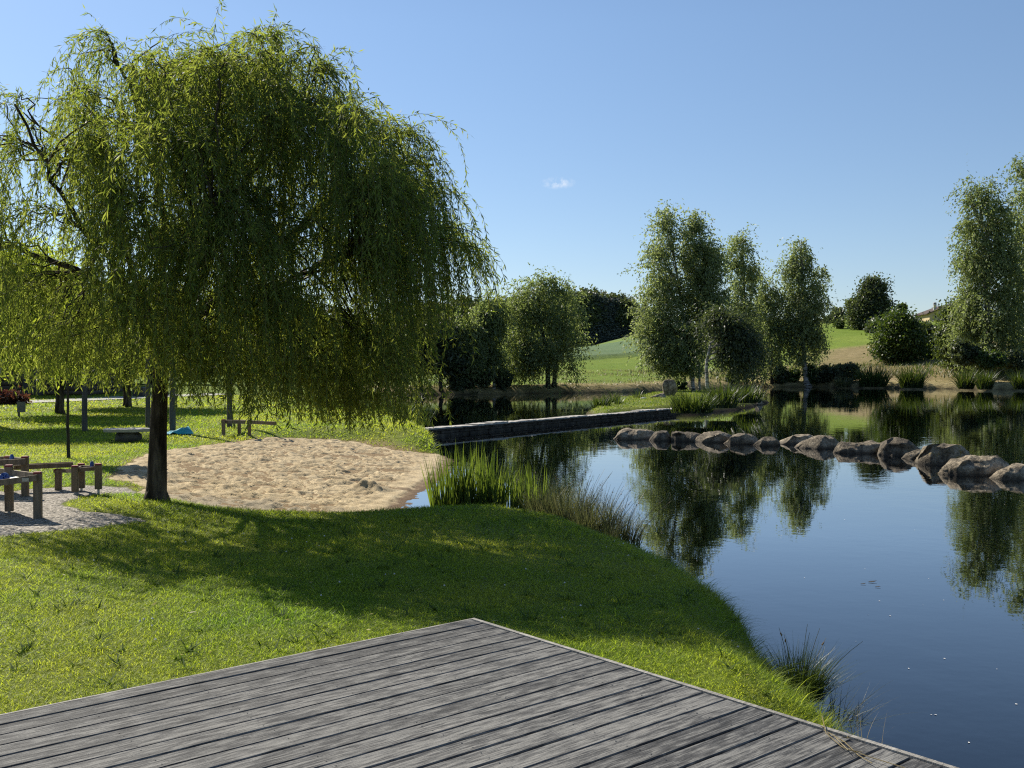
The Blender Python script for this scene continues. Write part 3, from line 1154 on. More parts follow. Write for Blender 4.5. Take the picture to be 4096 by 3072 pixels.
for c in C_:
    r_c = rng.uniform(.006, .011)
    i0 = len(vs_)
    vs_ += [c + np.array(p) * r_c for p in ((1, 0, 0), (0, 1, 0), (-1, 0, 0), (0, -1, 0), (0, 0, 1.1), (0, 0, -.9))]
    qs_ += [(i0 + a, i0 + b, i0 + 4) for a, b in ((0, 1), (1, 2), (2, 3), (3, 0))] + [(i0 + b, i0 + a, i0 + 5) for a, b in ((0, 1), (1, 2), (2, 3), (3, 0))]
mb = MB()
mb.add(vs_, qs_)
tag(mb.build('clover_flowers', M['clover_flower']), 'tiny white clover heads dotted over the lawn', 'flowers', kind='stuff')
C_ = scatter(520, -9, 2.2, 4.5, 15, 0)
parts_ = []
for c in C_:
    k = int(rng.integers(5, 9))
    parts_.append(blades(np.repeat(c[None], k, 0) + rng.normal(0, .01, (k, 3)) * (1, 1, 0), rng.uniform(.05, .11, k), rng.uniform(.010, .018, k), rng.uniform(0, 6.28, k), rng.uniform(.6, 1.3, k), rng.uniform(.3, .9, k), 3))
Vq, Qq = merge(parts_)
tag(mesh_quads('lawn_weeds', Vq, Qq, M['weed_leaf']), 'darker broad leaved weeds dotted through the lawn', 'weeds', kind='stuff')

# islet grass
n = 22000
xx, yy = rng.uniform(2.5, 18.5, n), rng.uniform(42, 86, n)
ok = poly_sd(xx, yy, ISLET) > .1
xx, yy = xx[ok], yy[ok]
n = len(xx)
V1 = blades(np.stack([xx, yy, Hislet(xx, yy) - .01], 1), rng.uniform(.05, .14, n), rng.uniform(.03, .06, n), rng.uniform(0, 6.28, n), rng.uniform(0, .8, n), rng.uniform(.1, .7, n), 1)
ig = mesh_quads('islet_grass', V1[0], V1[1], M['islet_blade'])
tag(ig, 'bright green grass covering the islet', 'grass', kind='stuff')

# rough grass on the far bank and meadow edge
n = 90000
xx, yy = rng.uniform(-20, 85, n), rng.uniform(80, 150, n)
sd = -poly_sd(xx, yy, POND)
nzz = fbm(xx * .15, yy * .15, 141, 3)
ok = (sd > .4) & (sd < 26) & (rng.random(n) < np.clip(.22 + nzz + .5 * sstep(6, 10, sd) * sstep(15, 40, xx), .03, 1))
xx, yy, sd = xx[ok], yy[ok], sd[ok]
n = len(xx)
hgt = rng.uniform(.12, .3, n) + .45 * sstep(5, 9, sd) * sstep(8, 25, xx) * rng.random(n)
sel = rng.random(n) < .55 - .45 * sstep(30, 60, xx) * sstep(5, 8, sd)
V1 = blades(np.stack([xx, yy, H(xx, yy) - .02], 1), hgt, rng.uniform(.05, .11, n), rng.uniform(0, 6.28, n), rng.uniform(0, .5, n), rng.uniform(.1, .7, n), 1)
Vb = V1[0].reshape(n, 4, 3)


def sub_blades(mask):
    k = int(mask.sum())
    i = (np.arange(k) * 4)
    return Vb[mask].reshape(-1, 3), np.stack([i, i + 1, i + 3, i + 2], 1)


va = sub_blades(sel)
o = mesh_quads('dry_grass', va[0], va[1], M['dry_grass'])
tag(o, 'dry tan grass on the far bank of the pond', 'grass', kind='stuff')
va = sub_blades(~sel)
o = mesh_quads('rough_grass', va[0], va[1], M['bush_leaf'])
tag(o, 'rough green grass on the far bank of the pond', 'grass', kind='stuff')

g0, g1, g2, g3 = cast(900, 378), cast(925, 366), cast(955, 352), cast(1000, 378)
SLOPE = [tuple(g0[:2]), tuple(g1[:2]), tuple(g2[:2]), (g2[0] + 14, g2[1]), (g3[0] + 25, g3[1] + 3), tuple(g3[:2])]
n = 30000
xx, yy = rng.uniform(30, 110, n), rng.uniform(95, 190, n)
ok = (poly_sd(xx, yy, SLOPE) + 3 * fbm(xx * .2, yy * .2, 77) > 0) & (-poly_sd(xx, yy, POND) > 4)
xx, yy = xx[ok], yy[ok]
n = len(xx)
V1 = blades(np.stack([xx, yy, H(xx, yy) - .03], 1), rng.uniform(.35, .9, n), rng.uniform(.06, .12, n), rng.uniform(0, 6.28, n), rng.uniform(0, .5, n), rng.uniform(.1, .6, n), 2)
o = mesh_quads('tall_grass', V1[0], V1[1], M['bush_leaf'])
tag(o, 'tall unmown green grass on the slope under the right hand birches', 'grass', kind='stuff')

# ------------------------------------------------------------------ deck
deck = thing('wooden_deck', 'weathered grey plank deck in the foreground with pale edge boards', 'deck', (DC[0], DC[1], 0.60), rz=math.atan2(bdir[1], bdir[0]))
mb = MB()
PITCH = .147
nb = int(DECK_W / PITCH)
for i in range(nb):
    yc = -(i + .5) * PITCH
    wv = .1355 + rng.uniform(-.003, .002)
    dz = rng.uniform(-.003, .002)
    xe = -.006 + rng.uniform(-.008, .0)
    if i == 12:
        wv = .128
    nx = 26
    xsb = np.linspace(-DECK_L, xe, nx)
    rows = []
    for j, xv in enumerate(xsb):
        wob = .0018 * math.sin(xv * 2.1 + i) + rng.uniform(-.0008, .0008)
        hw = wv / 2 + rng.uniform(-.0006, .0006)
        cup = .0015
        prof = [(-hw, -.030), (-hw, -.005), (-hw + .004, 0), (-hw * .4, -cup), (hw * .4, -cup), (hw - .004, 0), (hw, -.005), (hw, -.030)]
        rows.append([(xv, yc + py + wob, pz + dz) for py, pz in prof])
    vs = [p for r_ in rows for p in r_]
    fs = []
    for j in range(nx - 1):
        for k in range(8):
            fs.append((j * 8 + k, (j + 1) * 8 + k, (j + 1) * 8 + (k + 1) % 8, j * 8 + (k + 1) % 8))
    fs.append(tuple(range(8)))
    fs.append(tuple((nx - 1) * 8 + k for k in range(7, -1, -1)))
    mb.add(vs, fs)
mb.build('planking', M['deck'], deck)
mb = MB()
for j in range(16):
    mb.box((-.3 - j * .58, -DECK_W / 2, -.085), (.06, DECK_W - .1, .10))
mb.build('joists', M['bark_brown'], deck)
mb = MB()
for i in range(nb):
    for j in range(16):
        for q in (-.036, .036):
            c = (-.3 - j * .58 + rng.normal(0, .006), -(i + .5) * PITCH + q + rng.normal(0, .004), .0012)
            mb.add([(c[0] + .0045 * math.cos(t), c[1] + .0045 * math.sin(t), c[2]) for t in np.linspace(0, 2 * math.pi, 7)[:-1]], [tuple(range(6))])
o = mb.build('screws', M['plastic_dark'], deck)
o['kind'] = 'stuff'
mb = MB()
xs_ = np.linspace(.004, -DECK_W, 40)
for k in range(39):
    y0, y1 = xs_[k], xs_[k + 1]
    j0, j1 = .002 * math.sin(k * 1.7), .002 * math.sin((k + 1) * 1.7)
    mb.add([(.0, y0, -.14), (.030 + j0, y0, -.14), (.030 + j0, y0, .003), (.0, y0, .003), (.0, y1, -.14), (.030 + j1, y1, -.14), (.030 + j1, y1, .003), (.0, y1, .003)],
           [(3, 2, 6, 7), (1, 5, 6, 2), (0, 3, 7, 4), (0, 4, 5, 1)])
mb.build('edge_board', M['deck_edge'], deck)
mb = MB()
mb.box((-DECK_L / 2 + .015, .013, -.070), (DECK_L + .03, .016, .136))
mb.build('edge_board', M['deck_edge'], deck)
for px_, py_ in ((-.35, -.4), (-.35, -2.6), (-.35, -4.8), (-.35, -7), (-3, -.4), (-3, -4.8)):
    mb = MB()
    mb.box((px_, py_, -.55), (.12, .12, .82), bev=.01)
    mb.build('post', M['bark_brown'], deck)

# dry stalk lying on the deck
st = thing('dry_grass_stalk', 'dry straw coloured grass stalk lying on the deck edge', 'stalk', tuple(P(838, 742, .604)))
o_ = P(838, 742, .604)
mb = MB()
for pts in ([(822, 716), (826, 733), (842, 747), (870, 757), (905, 768)], [(824, 730), (845, 742), (858, 755), (872, 763)], [(836, 738), (848, 750), (862, 752)]):
    w_ = [P(u, v, .606 + .012 * math.sin(i * 1.3) ** 2) - o_ for i, (u, v) in enumerate(pts)]
    mb.tube([tuple(p) for p in w_], [.0022] * len(w_), 5)
mb.build('stem', M['dry_grass'], st)
for (u, v) in ((824, 728), (829, 734), (842, 741), (847, 738), (856, 752)):
    c = P(u, v, .610) - o_
    mb = MB()
    for k in range(4):
        q = rng.normal(0, .012, 3) * (1, 1, .3)
        mb.tube([tuple(c), tuple(c + q + (0, 0, .004))], [.003, .001], 4)
    mb.build('seed_head', M['dry_grass'], st)


# ------------------------------------------------------------------ leaves
def leaf_quads(C, D, length, width, r=rng):
    """rhombic leaves: centre base C, direction D"""
    n = len(C)
    rnd = r.normal(0, 1, (n, 3))
    s = np.cross(D, rnd)
    s /= np.linalg.norm(s, axis=1, keepdims=True) + 1e-9
    Lg = length[:, None]
    W = width[:, None]
    mid = C + D * Lg * .45
    V = np.stack([C, mid - s * W * .5, C + D * Lg, mid + s * W * .5], 1).reshape(-1, 3)
    i = np.arange(n)[:, None] * 4
    Q = i + np.arange(4)[None, :]
    return V, Q


def unit(v):
    return v / (np.linalg.norm(v, axis=-1, keepdims=True) + 1e-9)


def bez(a, c, b, n=8):
    t = np.linspace(0, 1, n)[:, None]
    return (1 - t) ** 2 * a + 2 * t * (1 - t) * c + t * t * b


def make_tree(name, label, cat, base, trunk, lobes, nclump, nleaf, lsize, leafmat, barkmat, style='round', group=None, seed=1, droop=1.0, clump_r=None, limbs=26):
    """trunk: list of (x, y, z, r) local; lobes: (x, y, z, rx, ry, rz) local"""
    r = np.random.default_rng(seed)
    t = thing(name, label, cat, tuple(base), group)
    mb = MB()
    trunks = trunk if isinstance(trunk[0], list) else [trunk]
    allpts = []
    for tk in trunks:
        pts = np.array([q[:3] for q in tk], float)
        rad = np.array([q[3] for q in tk])
        k = np.linspace(0, 1, len(pts))
        tt = np.linspace(0, 1, 14)
        pp = np.stack([np.interp(tt, k, pts[:, j]) for j in range(3)], 1)
        pp[1:-1] += r.normal(0, rad[0] * .12, (12, 3)) * (1, 1, 0)
        rr = np.interp(tt, k, rad)
        rr[0] *= 1.35
        mb.tube([tuple(p) for p in pp], list(rr), 9)
        allpts.append(pp)
    allp = np.concatenate(allpts)
    lob = np.array(lobes, float)
    vol = np.prod(lob[:, 3:6], 1) ** (2 / 3.)
    pick = r.choice(len(lob), nclump, p=vol / vol.sum())
    d = unit(r.normal(0, 1, (nclump, 3)))
    rad = r.uniform(.35, 1.0, nclump) ** .55
    C = lob[pick, :3] + d * lob[pick, 3:6] * rad[:, None] * np.where(r.random(nclump) < .22, 1.34, 1.08)[:, None] if style in ('weep', 'birch') else lob[pick, :3] + d * lob[pick, 3:6] * rad[:, None]
    # branches to some clumps
    for ci in r.choice(nclump, min(limbs, nclump), replace=False):
        tgt = C[ci]
        low = allp[allp[:, 2] < tgt[2] - .15 * abs(tgt[2] - allp[:, 2].min())]
        src = low if len(low) else allp
        dd = np.linalg.norm((src - tgt) * (1, 1, .6), axis=1)
        a = src[np.argmin(dd)]
        c = (a + tgt) / 2 + np.array([0, 0, .12 * np.linalg.norm(tgt - a)])
        pts = bez(a, c, tgt, 6)
        r0 = .32 * np.max([q[3] for q in trunks[0]]) * min(1, np.linalg.norm(tgt - a) / 3)
        mb.tube([tuple(p) for p in pts], list(np.linspace(r0, r0 * .2, 6)), 5, False)
    mb.build('trunk', barkmat, t, smooth=True)
    size = lob[:, 3:6].mean()
    cr = clump_r or .30 * size
    crs = cr * r.uniform(.5, 1.3, nclump)
    if style == 'conifer':
        crs = crs * np.clip(lob[pick, 3] / lob[:, 3].max(), .25, 1) * 1.2
    ids = np.repeat(np.arange(nclump), int(nleaf * (1.15 if style in ('weep', 'birch') else 1.15)))
    n = len(ids)
    if style in ('weep', 'birch'):
        ns = 9
        NSn = nclump * ns
        ci = np.repeat(np.arange(nclump), ns)
        # each clump centre is the tip of a branch that leaves the nearest stem lower down
        low = np.array([allp[np.argmin(np.linalg.norm((allp - (c - np.array([0, 0, .45 * np.linalg.norm(c[:2] - allp[len(allp) // 2, :2]) + .3]))), axis=1))] for c in C])
        mid = (low + C) / 2 + np.stack([np.zeros(nclump), np.zeros(nclump), .14 * np.linalg.norm(C - low, axis=1)], 1)
        tb_ = r.uniform(.5, 1.0, NSn)[:, None] if style == 'weep' else r.uniform(.4, 1.05, NSn)[:, None]
        p0 = (1 - tb_) ** 2 * low[ci] + 2 * tb_ * (1 - tb_) * mid[ci] + tb_ ** 2 * C[ci]
        p0 = p0 + r.normal(0, .16, (NSn, 3)) * crs[ci][:, None]
        tg = unit((C - mid)[ci] * tb_ + (mid - low)[ci] * (1 - tb_))
        dd_ = unit(tg * .7 + r.normal(0, .6, (NSn, 3)) * (1, 1, .7))
        gv = (.45 if style == 'weep' else .16) * r.uniform(.6, 1.4, NSn)[:, None]
        Ls = crs[ci] * (r.uniform(.7, 2.6, NSn) * droop if style == 'weep' else r.uniform(.6, 1.35, NSn))
        KK = 7
        pth, drs = [p0], [dd_]
        for _k in range(KK):
            dd_ = unit(dd_ + np.array([0, 0, -1]) * gv + r.normal(0, .08, (NSn, 3)))
            pth.append(pth[-1] + dd_ * (Ls / KK)[:, None])
            drs.append(dd_)
        pth, drs = np.stack(pth, 1), np.stack(drs, 1)
        cw = r.lognormal(0, .55, nclump)
        sw = cw[ci] / cw[ci].sum()
        sidx = r.choice(NSn, n, p=sw)
        kk_ = r.random(n) * (KK - .001)
        k0 = kk_.astype(int)
        fq = (kk_ - k0)[:, None]
        pos = pth[sidx, k0] * (1 - fq) + pth[sidx, k0 + 1] * fq
        pos = pos + r.normal(0, .07, (n, 3)) * crs[ci][sidx][:, None]
        off = pos - C[ids]
        D = unit(drs[sidx, k0] * .6 + r.normal(0, .55, (n, 3)) + (0, 0, -.35))
    elif style == 'conifer':
        off = r.normal(0, .5, (n, 3)) * crs[ids][:, None] * (1, 1, .45)
        D = unit(np.stack([r.normal(0, 1, n), r.normal(0, 1, n), r.normal(-.2, .35, n)], 1))
    else:
        off = r.normal(0, .5, (n, 3)) * crs[ids][:, None] * (1, 1, .75)
        D = unit(r.normal(0, 1, (n, 3)) + (0, 0, -.35))
    Lc = C[ids] + off
    ln_ = lsize[0] * r.uniform(.6, 1.35, n)
    wd_ = lsize[1] * r.uniform(.7, 1.3, n)
    V, Q = leaf_quads(Lc, D, ln_, wd_, r)
    mesh_quads('crown', V, Q, leafmat, t)
    return t


def pxlobes(u0, v0, Y, lob, depth=.9, dy=0):
    """ellipses (u, v, ru, rv) in picture units at distance Y become local ellipsoids"""
    k = Y / F
    return [((u - u0) * k, dy + (d[0] if d else 0) * k, (v0 - v) * k, ru * k, ru * k * depth, rv * k) for (u, v, ru, rv, *d) in lob]


# ------------------------------------------------------------------ the big willow
WB = cast(156, 501)
WY = WB[1]
will = thing('weeping_willow', 'large weeping willow on the lawn beside the sand beach', 'willow tree', tuple(WB))


def wl(u, v, dy=0.0):
    p = PY(u, v, WY)
    return np.array([p[0], p[1] + dy, p[2]]) - WB


mb = MB()
tr_pts = [wl(156, 503), wl(156, 496), wl(157, 480), wl(158, 440), wl(159.5, 400), wl(161, 370), wl(163, 345)]
tr_rad = [.185, .152, .138, .122, .112, .112, .122]
tt = np.linspace(0, 1, 26)
kk = np.linspace(0, 1, 7)
tp = np.stack([np.interp(tt, kk, np.array(tr_pts)[:, j]) for j in range(3)], 1)
tr_ = np.interp(tt, kk, tr_rad)
mb.tube([tuple(p) for p in tp], list(tr_), 18)
# root flare
for a in (.3, 1.5, 2.9, 4.2, 5.4):
    o = np.array([math.cos(a), math.sin(a), 0])
    mb.tube([tuple(o * .07 + (0, 0, .22)), tuple(o * .14 + (0, 0, .04)), tuple(o * .20 + (0, 0, -.08))], [.05, .05, .03], 7)
limb_def = [
    ([(163, 347), (188, 300), (225, 235), (252, 182), (290, 140), (330, 105)], [0, 0, -.2, -.3, -.5, -.6], .085),
    ([(163, 347), (212, 300), (275, 240), (330, 185), (385, 150), (430, 152)], [0, .2, .5, .6, .7, .8], .080),
    ([(161, 345), (143, 295), (128, 240), (110, 190), (75, 160), (15, 158)], [0, -.1, -.1, .1, .2, .2], .055),
    ([(160, 350), (120, 292), (78, 266), (25, 250), (-25, 246)], [0, -.4, -.7, -.9, -1.0], .060),
    ([(164, 340), (196, 230), (208, 140), (205, 70)], [0, .6, 1.3, 1.7], .070),
    ([(164, 340), (195, 290), (228, 250), (262, 236)], [0, -.9, -1.8, -2.6], .060),
    ([(165, 345), (235, 322), (310, 285), (375, 262)], [0, -.5, -1.0, -1.3], .060),
    ([(165, 340), (220, 260), (290, 200), (350, 190)], [0, 1.0, 1.9, 2.6], .060),
    ([(162, 340), (140, 250), (95, 190), (60, 120)], [0, .9, 1.7, 2.2], .045),
    ([(162, 340), (150, 280), (120, 220), (100, 150)], [0, -1.0, -1.9, -2.4], .055),
    ([(163, 340), (170, 220), (150, 120), (125, 62)], [0, -.2, -.4, -.4], .060),
    ([(131, 262), (98, 190), (60, 142), (20, 112)], [0, .1, .1, .1], .036),
    ([(112, 205), (92, 130), (66, 82)], [0, .3, .4], .034),
]
limbs = []
for pts, dys, r0 in limb_def:
    w_ = np.array([wl(u, v, d) for (u, v), d in zip(pts, dys)])
    k = np.linspace(0, 1, len(w_))
    t_ = np.linspace(0, 1, 16)
    q = np.stack([np.interp(t_, k, w_[:, j]) for j in range(3)], 1)
    q[1:-1] = (q[:-2] + 2 * q[1:-1] + q[2:]) / 4
    q[2:] += rng.normal(0, .025, (14, 3))
    rr = np.linspace(r0, r0 * .25, 16)
    mb.tube([tuple(p) for p in q], list(rr), 8)
    limbs.append(q)
TOPU = [-60, -30, 0, 28, 60, 107, 140, 170, 185, 195, 236, 278, 315, 343, 394, 417, 430, 445, 463, 474, 481]
TOPV = [130, 95, 80, 84, 47, 34, 44, 58, 60, 41, 38, 38, 47, 78, 105, 126, 152, 176, 182, 226, 268]
BOTU = [-60, 0, 50, 100, 150, 200, 240, 300, 340, 375, 395, 410, 418, 430, 445, 465, 481]
BOTV = [374, 376, 374, 374, 364, 370, 386, 402, 415, 412, 415, 388, 350, 310, 300, 285, 276]
kpx = WY / F
LOBES = [(190, 92, -1.8), (268, 72, -1.9), (330, 108, -1.0), (225, 70, -1.2), (300, 92, -2.4), (360, 138, -2.3), (400, 188, -1.8), (238, 92, -2.4), (215, 165, -2.2), (248, 160, -2.5), (205, 245, -2.7), (252, 245, -2.6), (300, 235, -2.5), (165, 165, -2.3),
         (20, 95, 0), (58, 58, .3), (105, 42, -.3), (150, 62, .5), (193, 58, -.5), (236, 44, .6), (280, 44, 0), (318, 58, -.4), (350, 95, .4), (392, 114, 0), (418, 142, .3), (440, 182, 0), (452, 226, .2),
         (-22, 130, 0), (30, 152, -1.2), (80, 122, 1.2), (130, 116, -1.5), (180, 118, 1.5), (225, 108, -1.6), (270, 108, 1.6), (310, 124, -1.5), (352, 150, 1.5), (395, 176, -.8), (422, 214, .8),
         (0, 215, -.5), (50, 205, 1.5), (95, 217, -1.8), (145, 200, 2), (190, 207, -2.2), (240, 200, 2.3), (290, 205, -2), (335, 226, 1.8), (375, 246, -1.2), (412, 262, .5),
         (8, 280, 0), (60, 276, -1.5), (110, 280, 1.5), (160, 276, -2), (210, 278, -2.3), (255, 284, 2), (300, 290, -2), (340, 304, 1), (380, 318, -.5), (398, 345, 0),
         (35, 326, .5), (90, 326, -1), (140, 322, -2.2), (200, 330, -1.8), (250, 338, -1.5), (300, 352, -1), (345, 366, 0), (376, 380, .3), (270, 345, 1.2), (70, 320, 1.6)]
PER = 5
NSEC = len(LOBES) * PER
kpx = WY / F
secs, wts = [], []
for s in range(NSEC):
    lu, lv, ldy = LOBES[s // PER]
    u = lu + rng.normal(0, 13)
    dy = ldy + rng.normal(0, .28)
    lift = .10 if s % PER else 0
    p_ = wl(u, lv, dy)
    tgt = np.array([p_[0], p_[1], p_[2] - lift - abs(rng.normal(0, .16))])
    zz = tgt[2]
    zt = zz + .15
    wts.append((.5 if lu < 125 and lv > 190 else .48 if lu < 230 and lv > 240 else .66 if lu < 75 else .78 if lu < 170 and lv < 160 else 1.1) * (.8 if lv < 100 else 1.1))
    best, bd = None, 1e9
    for q in limbs:
        for p in q[3:]:
            d = np.linalg.norm((p - tgt) * (1, 1, 1.1)) + (3 if p[2] > zz + .3 else 1.3 if p[2] > zz - .25 else 0) + (4 if np.linalg.norm(p[:2]) > np.linalg.norm(tgt[:2]) + .05 or p[0] * tgt[0] < -.15 else 0) + rng.random() * .5
            if .35 < d < bd:
                best, bd = p, d
    a = best
    c = (a + tgt) / 2
    c[2] = max(a[2], tgt[2]) + .15 * np.linalg.norm((tgt - a)[:2])
    c[2] = min(c[2], zt + .25)
    q = bez(a, c, tgt, 9)
    q[1:-1] += rng.normal(0, .03, (7, 3))
    rr = np.linspace(.016, .005, 9)
    mb.tube([tuple(p) for p in q], list(rr), 5, False)
    secs.append(q)
mb.build('trunk', M['bark'], will, smooth=True)
SE = np.array(secs)
NS, K, step = 5000, 30, .085
wt = np.array(wts) * (.55 + rng.lognormal(-.9, .7, NSEC))
si = rng.choice(NSEC, NS, p=wt / wt.sum())
ti = rng.beta(2.6, .9, NS) * 8
i0 = np.clip(ti.astype(int), 0, 7)
fr = (ti - i0)[:, None]
p = SE[si, i0] * (1 - fr) + SE[si, i0 + 1] * fr
tang = unit(SE[si, i0 + 1] - SE[si, i0])
d = unit(tang * (.7, .7, .3) + rng.normal(0, .55, (NS, 3)) * (1, 1, .45) + np.stack([np.zeros(NS), np.zeros(NS), -.02 + .42 * (ti / 8) ** 3 * rng.random(NS)], 1))
length = np.clip(rng.gamma(3.2, .42, NS), .3, 2.4)
ub = CX + (p + WB)[:, 0] / WY * F
zbot = np.array([wl(u, np.interp(u, BOTU, BOTV))[2] for u in ub]) + rng.gamma(1.1, .26, NS) - .22
utop = np.array([wl(u, np.interp(u, TOPU, TOPV))[2] for u in ub])
grav = rng.uniform(.15, .36, NS)[:, None]
path = np.zeros((NS, K, 3))
dirs = np.zeros((NS, K, 3))
alive = np.zeros((NS, K), bool)
live = np.ones(NS, bool)
for k in range(K):
    path[:, k] = p
    dirs[:, k] = d
    live &= (k * step < length) & ((p[:, 2] > zbot) | (k < 2))
    alive[:, k] = live
    d = unit(d + np.array([0, 0, -1]) * grav + rng.normal(0, .07, (NS, 3)))
    p = p + d * step
    uu = CX + (p + WB)[:, 0] / WY * F
    zlim = utop + .16
    p[:, 2] = np.minimum(p[:, 2], np.maximum(zlim, path[:, 0, 2] + .02))
# twig ribbons
A = path[:, :-1][alive[:, 1:]]
B = path[:, 1:][alive[:, 1:]]
s = np.cross(B - A, rng.normal(0, 1, A.shape))
s = unit(s) * .0028
V = np.stack([A - s, A + s, B + s, B - s], 1).reshape(-1, 3)
Q = np.arange(len(A))[:, None] * 4 + np.arange(4)[None, :]
mesh_quads('twigs', V, Q, M['twig'], will)
LP = 3
C = np.repeat(path[alive], LP, 0)
D0 = np.repeat(dirs[alive], LP, 0)
n = len(C)
C = C + D0 * rng.uniform(0, step, n)[:, None]
D = unit(D0 * .55 + rng.normal(0, .48, (n, 3)) + (0, 0, -.38))
V, Q = leaf_quads(C, D, rng.uniform(.075, .135, n), rng.uniform(.012, .021, n))
mesh_quads('crown', V, Q, M['willow_leaf'], will)
print('willow leaves', n)


# ------------------------------------------------------------------ trees and plants
def tree_at(name, label, cat, u, v, lob, trunk_r, nclump, nleaf, lsize, leafmat, barkmat='bark_brown', style='round', group=None, seed=1, Y=None, lean=0.0, trunk_top=.8, depth=.9, droop=1.0, clump_r=None, z=None, limbs=26, trunks=None):
    if z is not None:
        base = P(u, v, z)
    elif Y is None:
        base = cast(u, v)
    else:
        x = (u - CX) / F * Y
        base = ground(x, Y)
        v = 384 - 0  # placeholder, recomputed below
        v = 367.5 - (base[2] - ZC) / Y * F
    Y = base[1]
    lobes = pxlobes(u, v, Y, lob, depth)
    top = max(l[2] + l[5] for l in lobes)
    k = Y / F
    if trunks:
        tk = [[((uu - u) * k, dd * k, (v - vv) * k, rr) for (uu, vv, dd, rr) in t] for t in trunks]
    else:
        cx = np.mean([l[0] for l in lobes])
        tk = [(0, 0, -.15, trunk_r), (lean * .3, 0, top * .25, trunk_r * .8), (lean + cx * .6, 0, top * .55, trunk_r * .5), (lean + cx, 0, top * trunk_top, trunk_r * .12)]
    return make_tree(name, label, cat, base, tk, lobes, nclump, nleaf, lsize, M[leafmat], M[barkmat], style, group, seed, droop, clump_r, limbs)


G_FAR = 'trees along the far shore'
# big weeping tree on the far bank (two stems)
tree_at('weeping_birch', 'broadest weeping tree on the far shore, crown hanging almost to the bank', 'tree', 550, 388,
        [(538, 300, 27, 20), (516, 318, 20, 26), (560, 306, 20, 22), (540, 335, 38, 24), (566, 335, 15, 24), (511, 350, 15, 24), (536, 360, 24, 14), (570, 352, 10, 18), (545, 281, 9, 9), (522, 290, 12, 8), (563, 287, 8, 7), (530, 350, 22, 12)],
        .3, 460, 72, (.27, .11), 'weep_leaf', 'bark_brown', 'weep', G_FAR, 11, droop=1.15, clump_r=1.1,
        trunks=[[(548, 390, 0, .24), (548, 360, 0, .2), (540, 320, 0, .12), (538, 285, 0, .03)], [(554, 389, 3, .22), (556, 360, 3, .18), (566, 325, 4, .1), (565, 300, 4, .03)]])
tree_at('birch', 'slim weeping birch with a bare white stem left of the broadest weeping tree', 'tree', 494, 388.5,
        [(489, 328, 13, 26), (486, 348, 13, 18), (497, 308, 11, 16), (481, 318, 9, 14), (490, 358, 12, 12)], .14, 220, 66, (.27, .11), 'weep_leaf', 'birch_bark', 'weep', G_FAR, 12, clump_r=.9)
tree_at('birch', 'drooping birch with layered hanging sprays, left of the white stemmed one', 'tree', 466, 387,
        [(466, 328, 13, 14), (462, 345, 14, 17), (473, 340, 10, 22), (464, 362, 14, 12)], .16, 230, 66, (.27, .11), 'weep_leaf', 'bark_brown', 'weep', G_FAR, 13, clump_r=.9)
tree_at('broadleaf_tree', 'dark tree with an open low crown on the far shore beside the leaning trunk', 'tree', 441, 391,
        [(437, 345, 19, 22), (428, 358, 14, 14), (448, 362, 12, 12), (440, 330, 12, 12)], .2, 240, 60, (.36, .2), 'dark_leaf', 'bark_brown', 'round', G_FAR, 14, clump_r=1.0)
tree_at('broadleaf_tree', 'tree with a leaning trunk at the far shore, half hidden by the willow', 'tree', 422, 391.5,
        [(408, 350, 14, 22), (400, 335, 14, 16), (392, 352, 12, 18)], .2, 120, 56, (.36, .2), 'bush_leaf', 'bark_brown', 'round', G_FAR, 15, clump_r=1.0, lean=-.8)
for i, (u, v, ru, rv, lab) in enumerate(((484, 377, 9, 11, 'dark bush under the white stemmed birch on the far bank'), (503, 379, 9, 10, 'dark bush between the white stem and the broadest weeping tree'), (457, 383, 9, 7, 'low dark bush at the foot of the layered birch'), (470, 380, 8, 8, 'dark bush under the layered drooping birch'))):
    tree_at('bush', lab, 'bush', u, v + rv * .9, [(u, v, ru, rv)], .05, 50, 44, (.3, .2), 'dark_leaf', seed=20 + i, group='bushes along the far shore', limbs=6)

# islet birches
IZ = .42
tree_at('birch', 'tallest birch on the islet, thick pale stem and crown leaning left', 'tree', 693.5, 391,
        [(666, 216, 7, 12), (665, 236, 12, 18), (663, 268, 21, 24), (664, 302, 26, 26), (668, 340, 28, 22), (663, 358, 18, 12), (690, 364, 14, 8), (646, 335, 9, 14), (654, 318, 15, 20), (648, 262, 6, 6), (650, 288, 8, 8), (682, 352, 18, 14), (660, 352, 16, 14)], .2, 540, 64, (.24, .10), 'birch_leaf', 'birch_bark', 'birch', G_FAR, 31, z=IZ, clump_r=1.35, limbs=60,
        trunks=[[(693.5, 393, 0, .19), (692, 372, 0, .16), (684, 320, 0, .12), (667, 212, 0, .02)]])
tree_at('birch', 'thin stemmed birch on the islet with its pointed crown beside the tallest', 'tree', 699.5, 391,
        [(694, 218, 6, 11), (697, 238, 11, 16), (703, 264, 17, 22), (706, 295, 19, 24), (700, 328, 18, 20), (714, 262, 6, 12), (714, 300, 8, 14)], .1, 400, 64, (.24, .10), 'birch_leaf', 'birch_bark', 'birch', G_FAR, 32, z=IZ, clump_r=1.3, limbs=40,
        trunks=[[(699.5, 393, 0, .11), (699, 372, 0, .10), (698, 320, 0, .08), (693, 214, 0, .02)]])
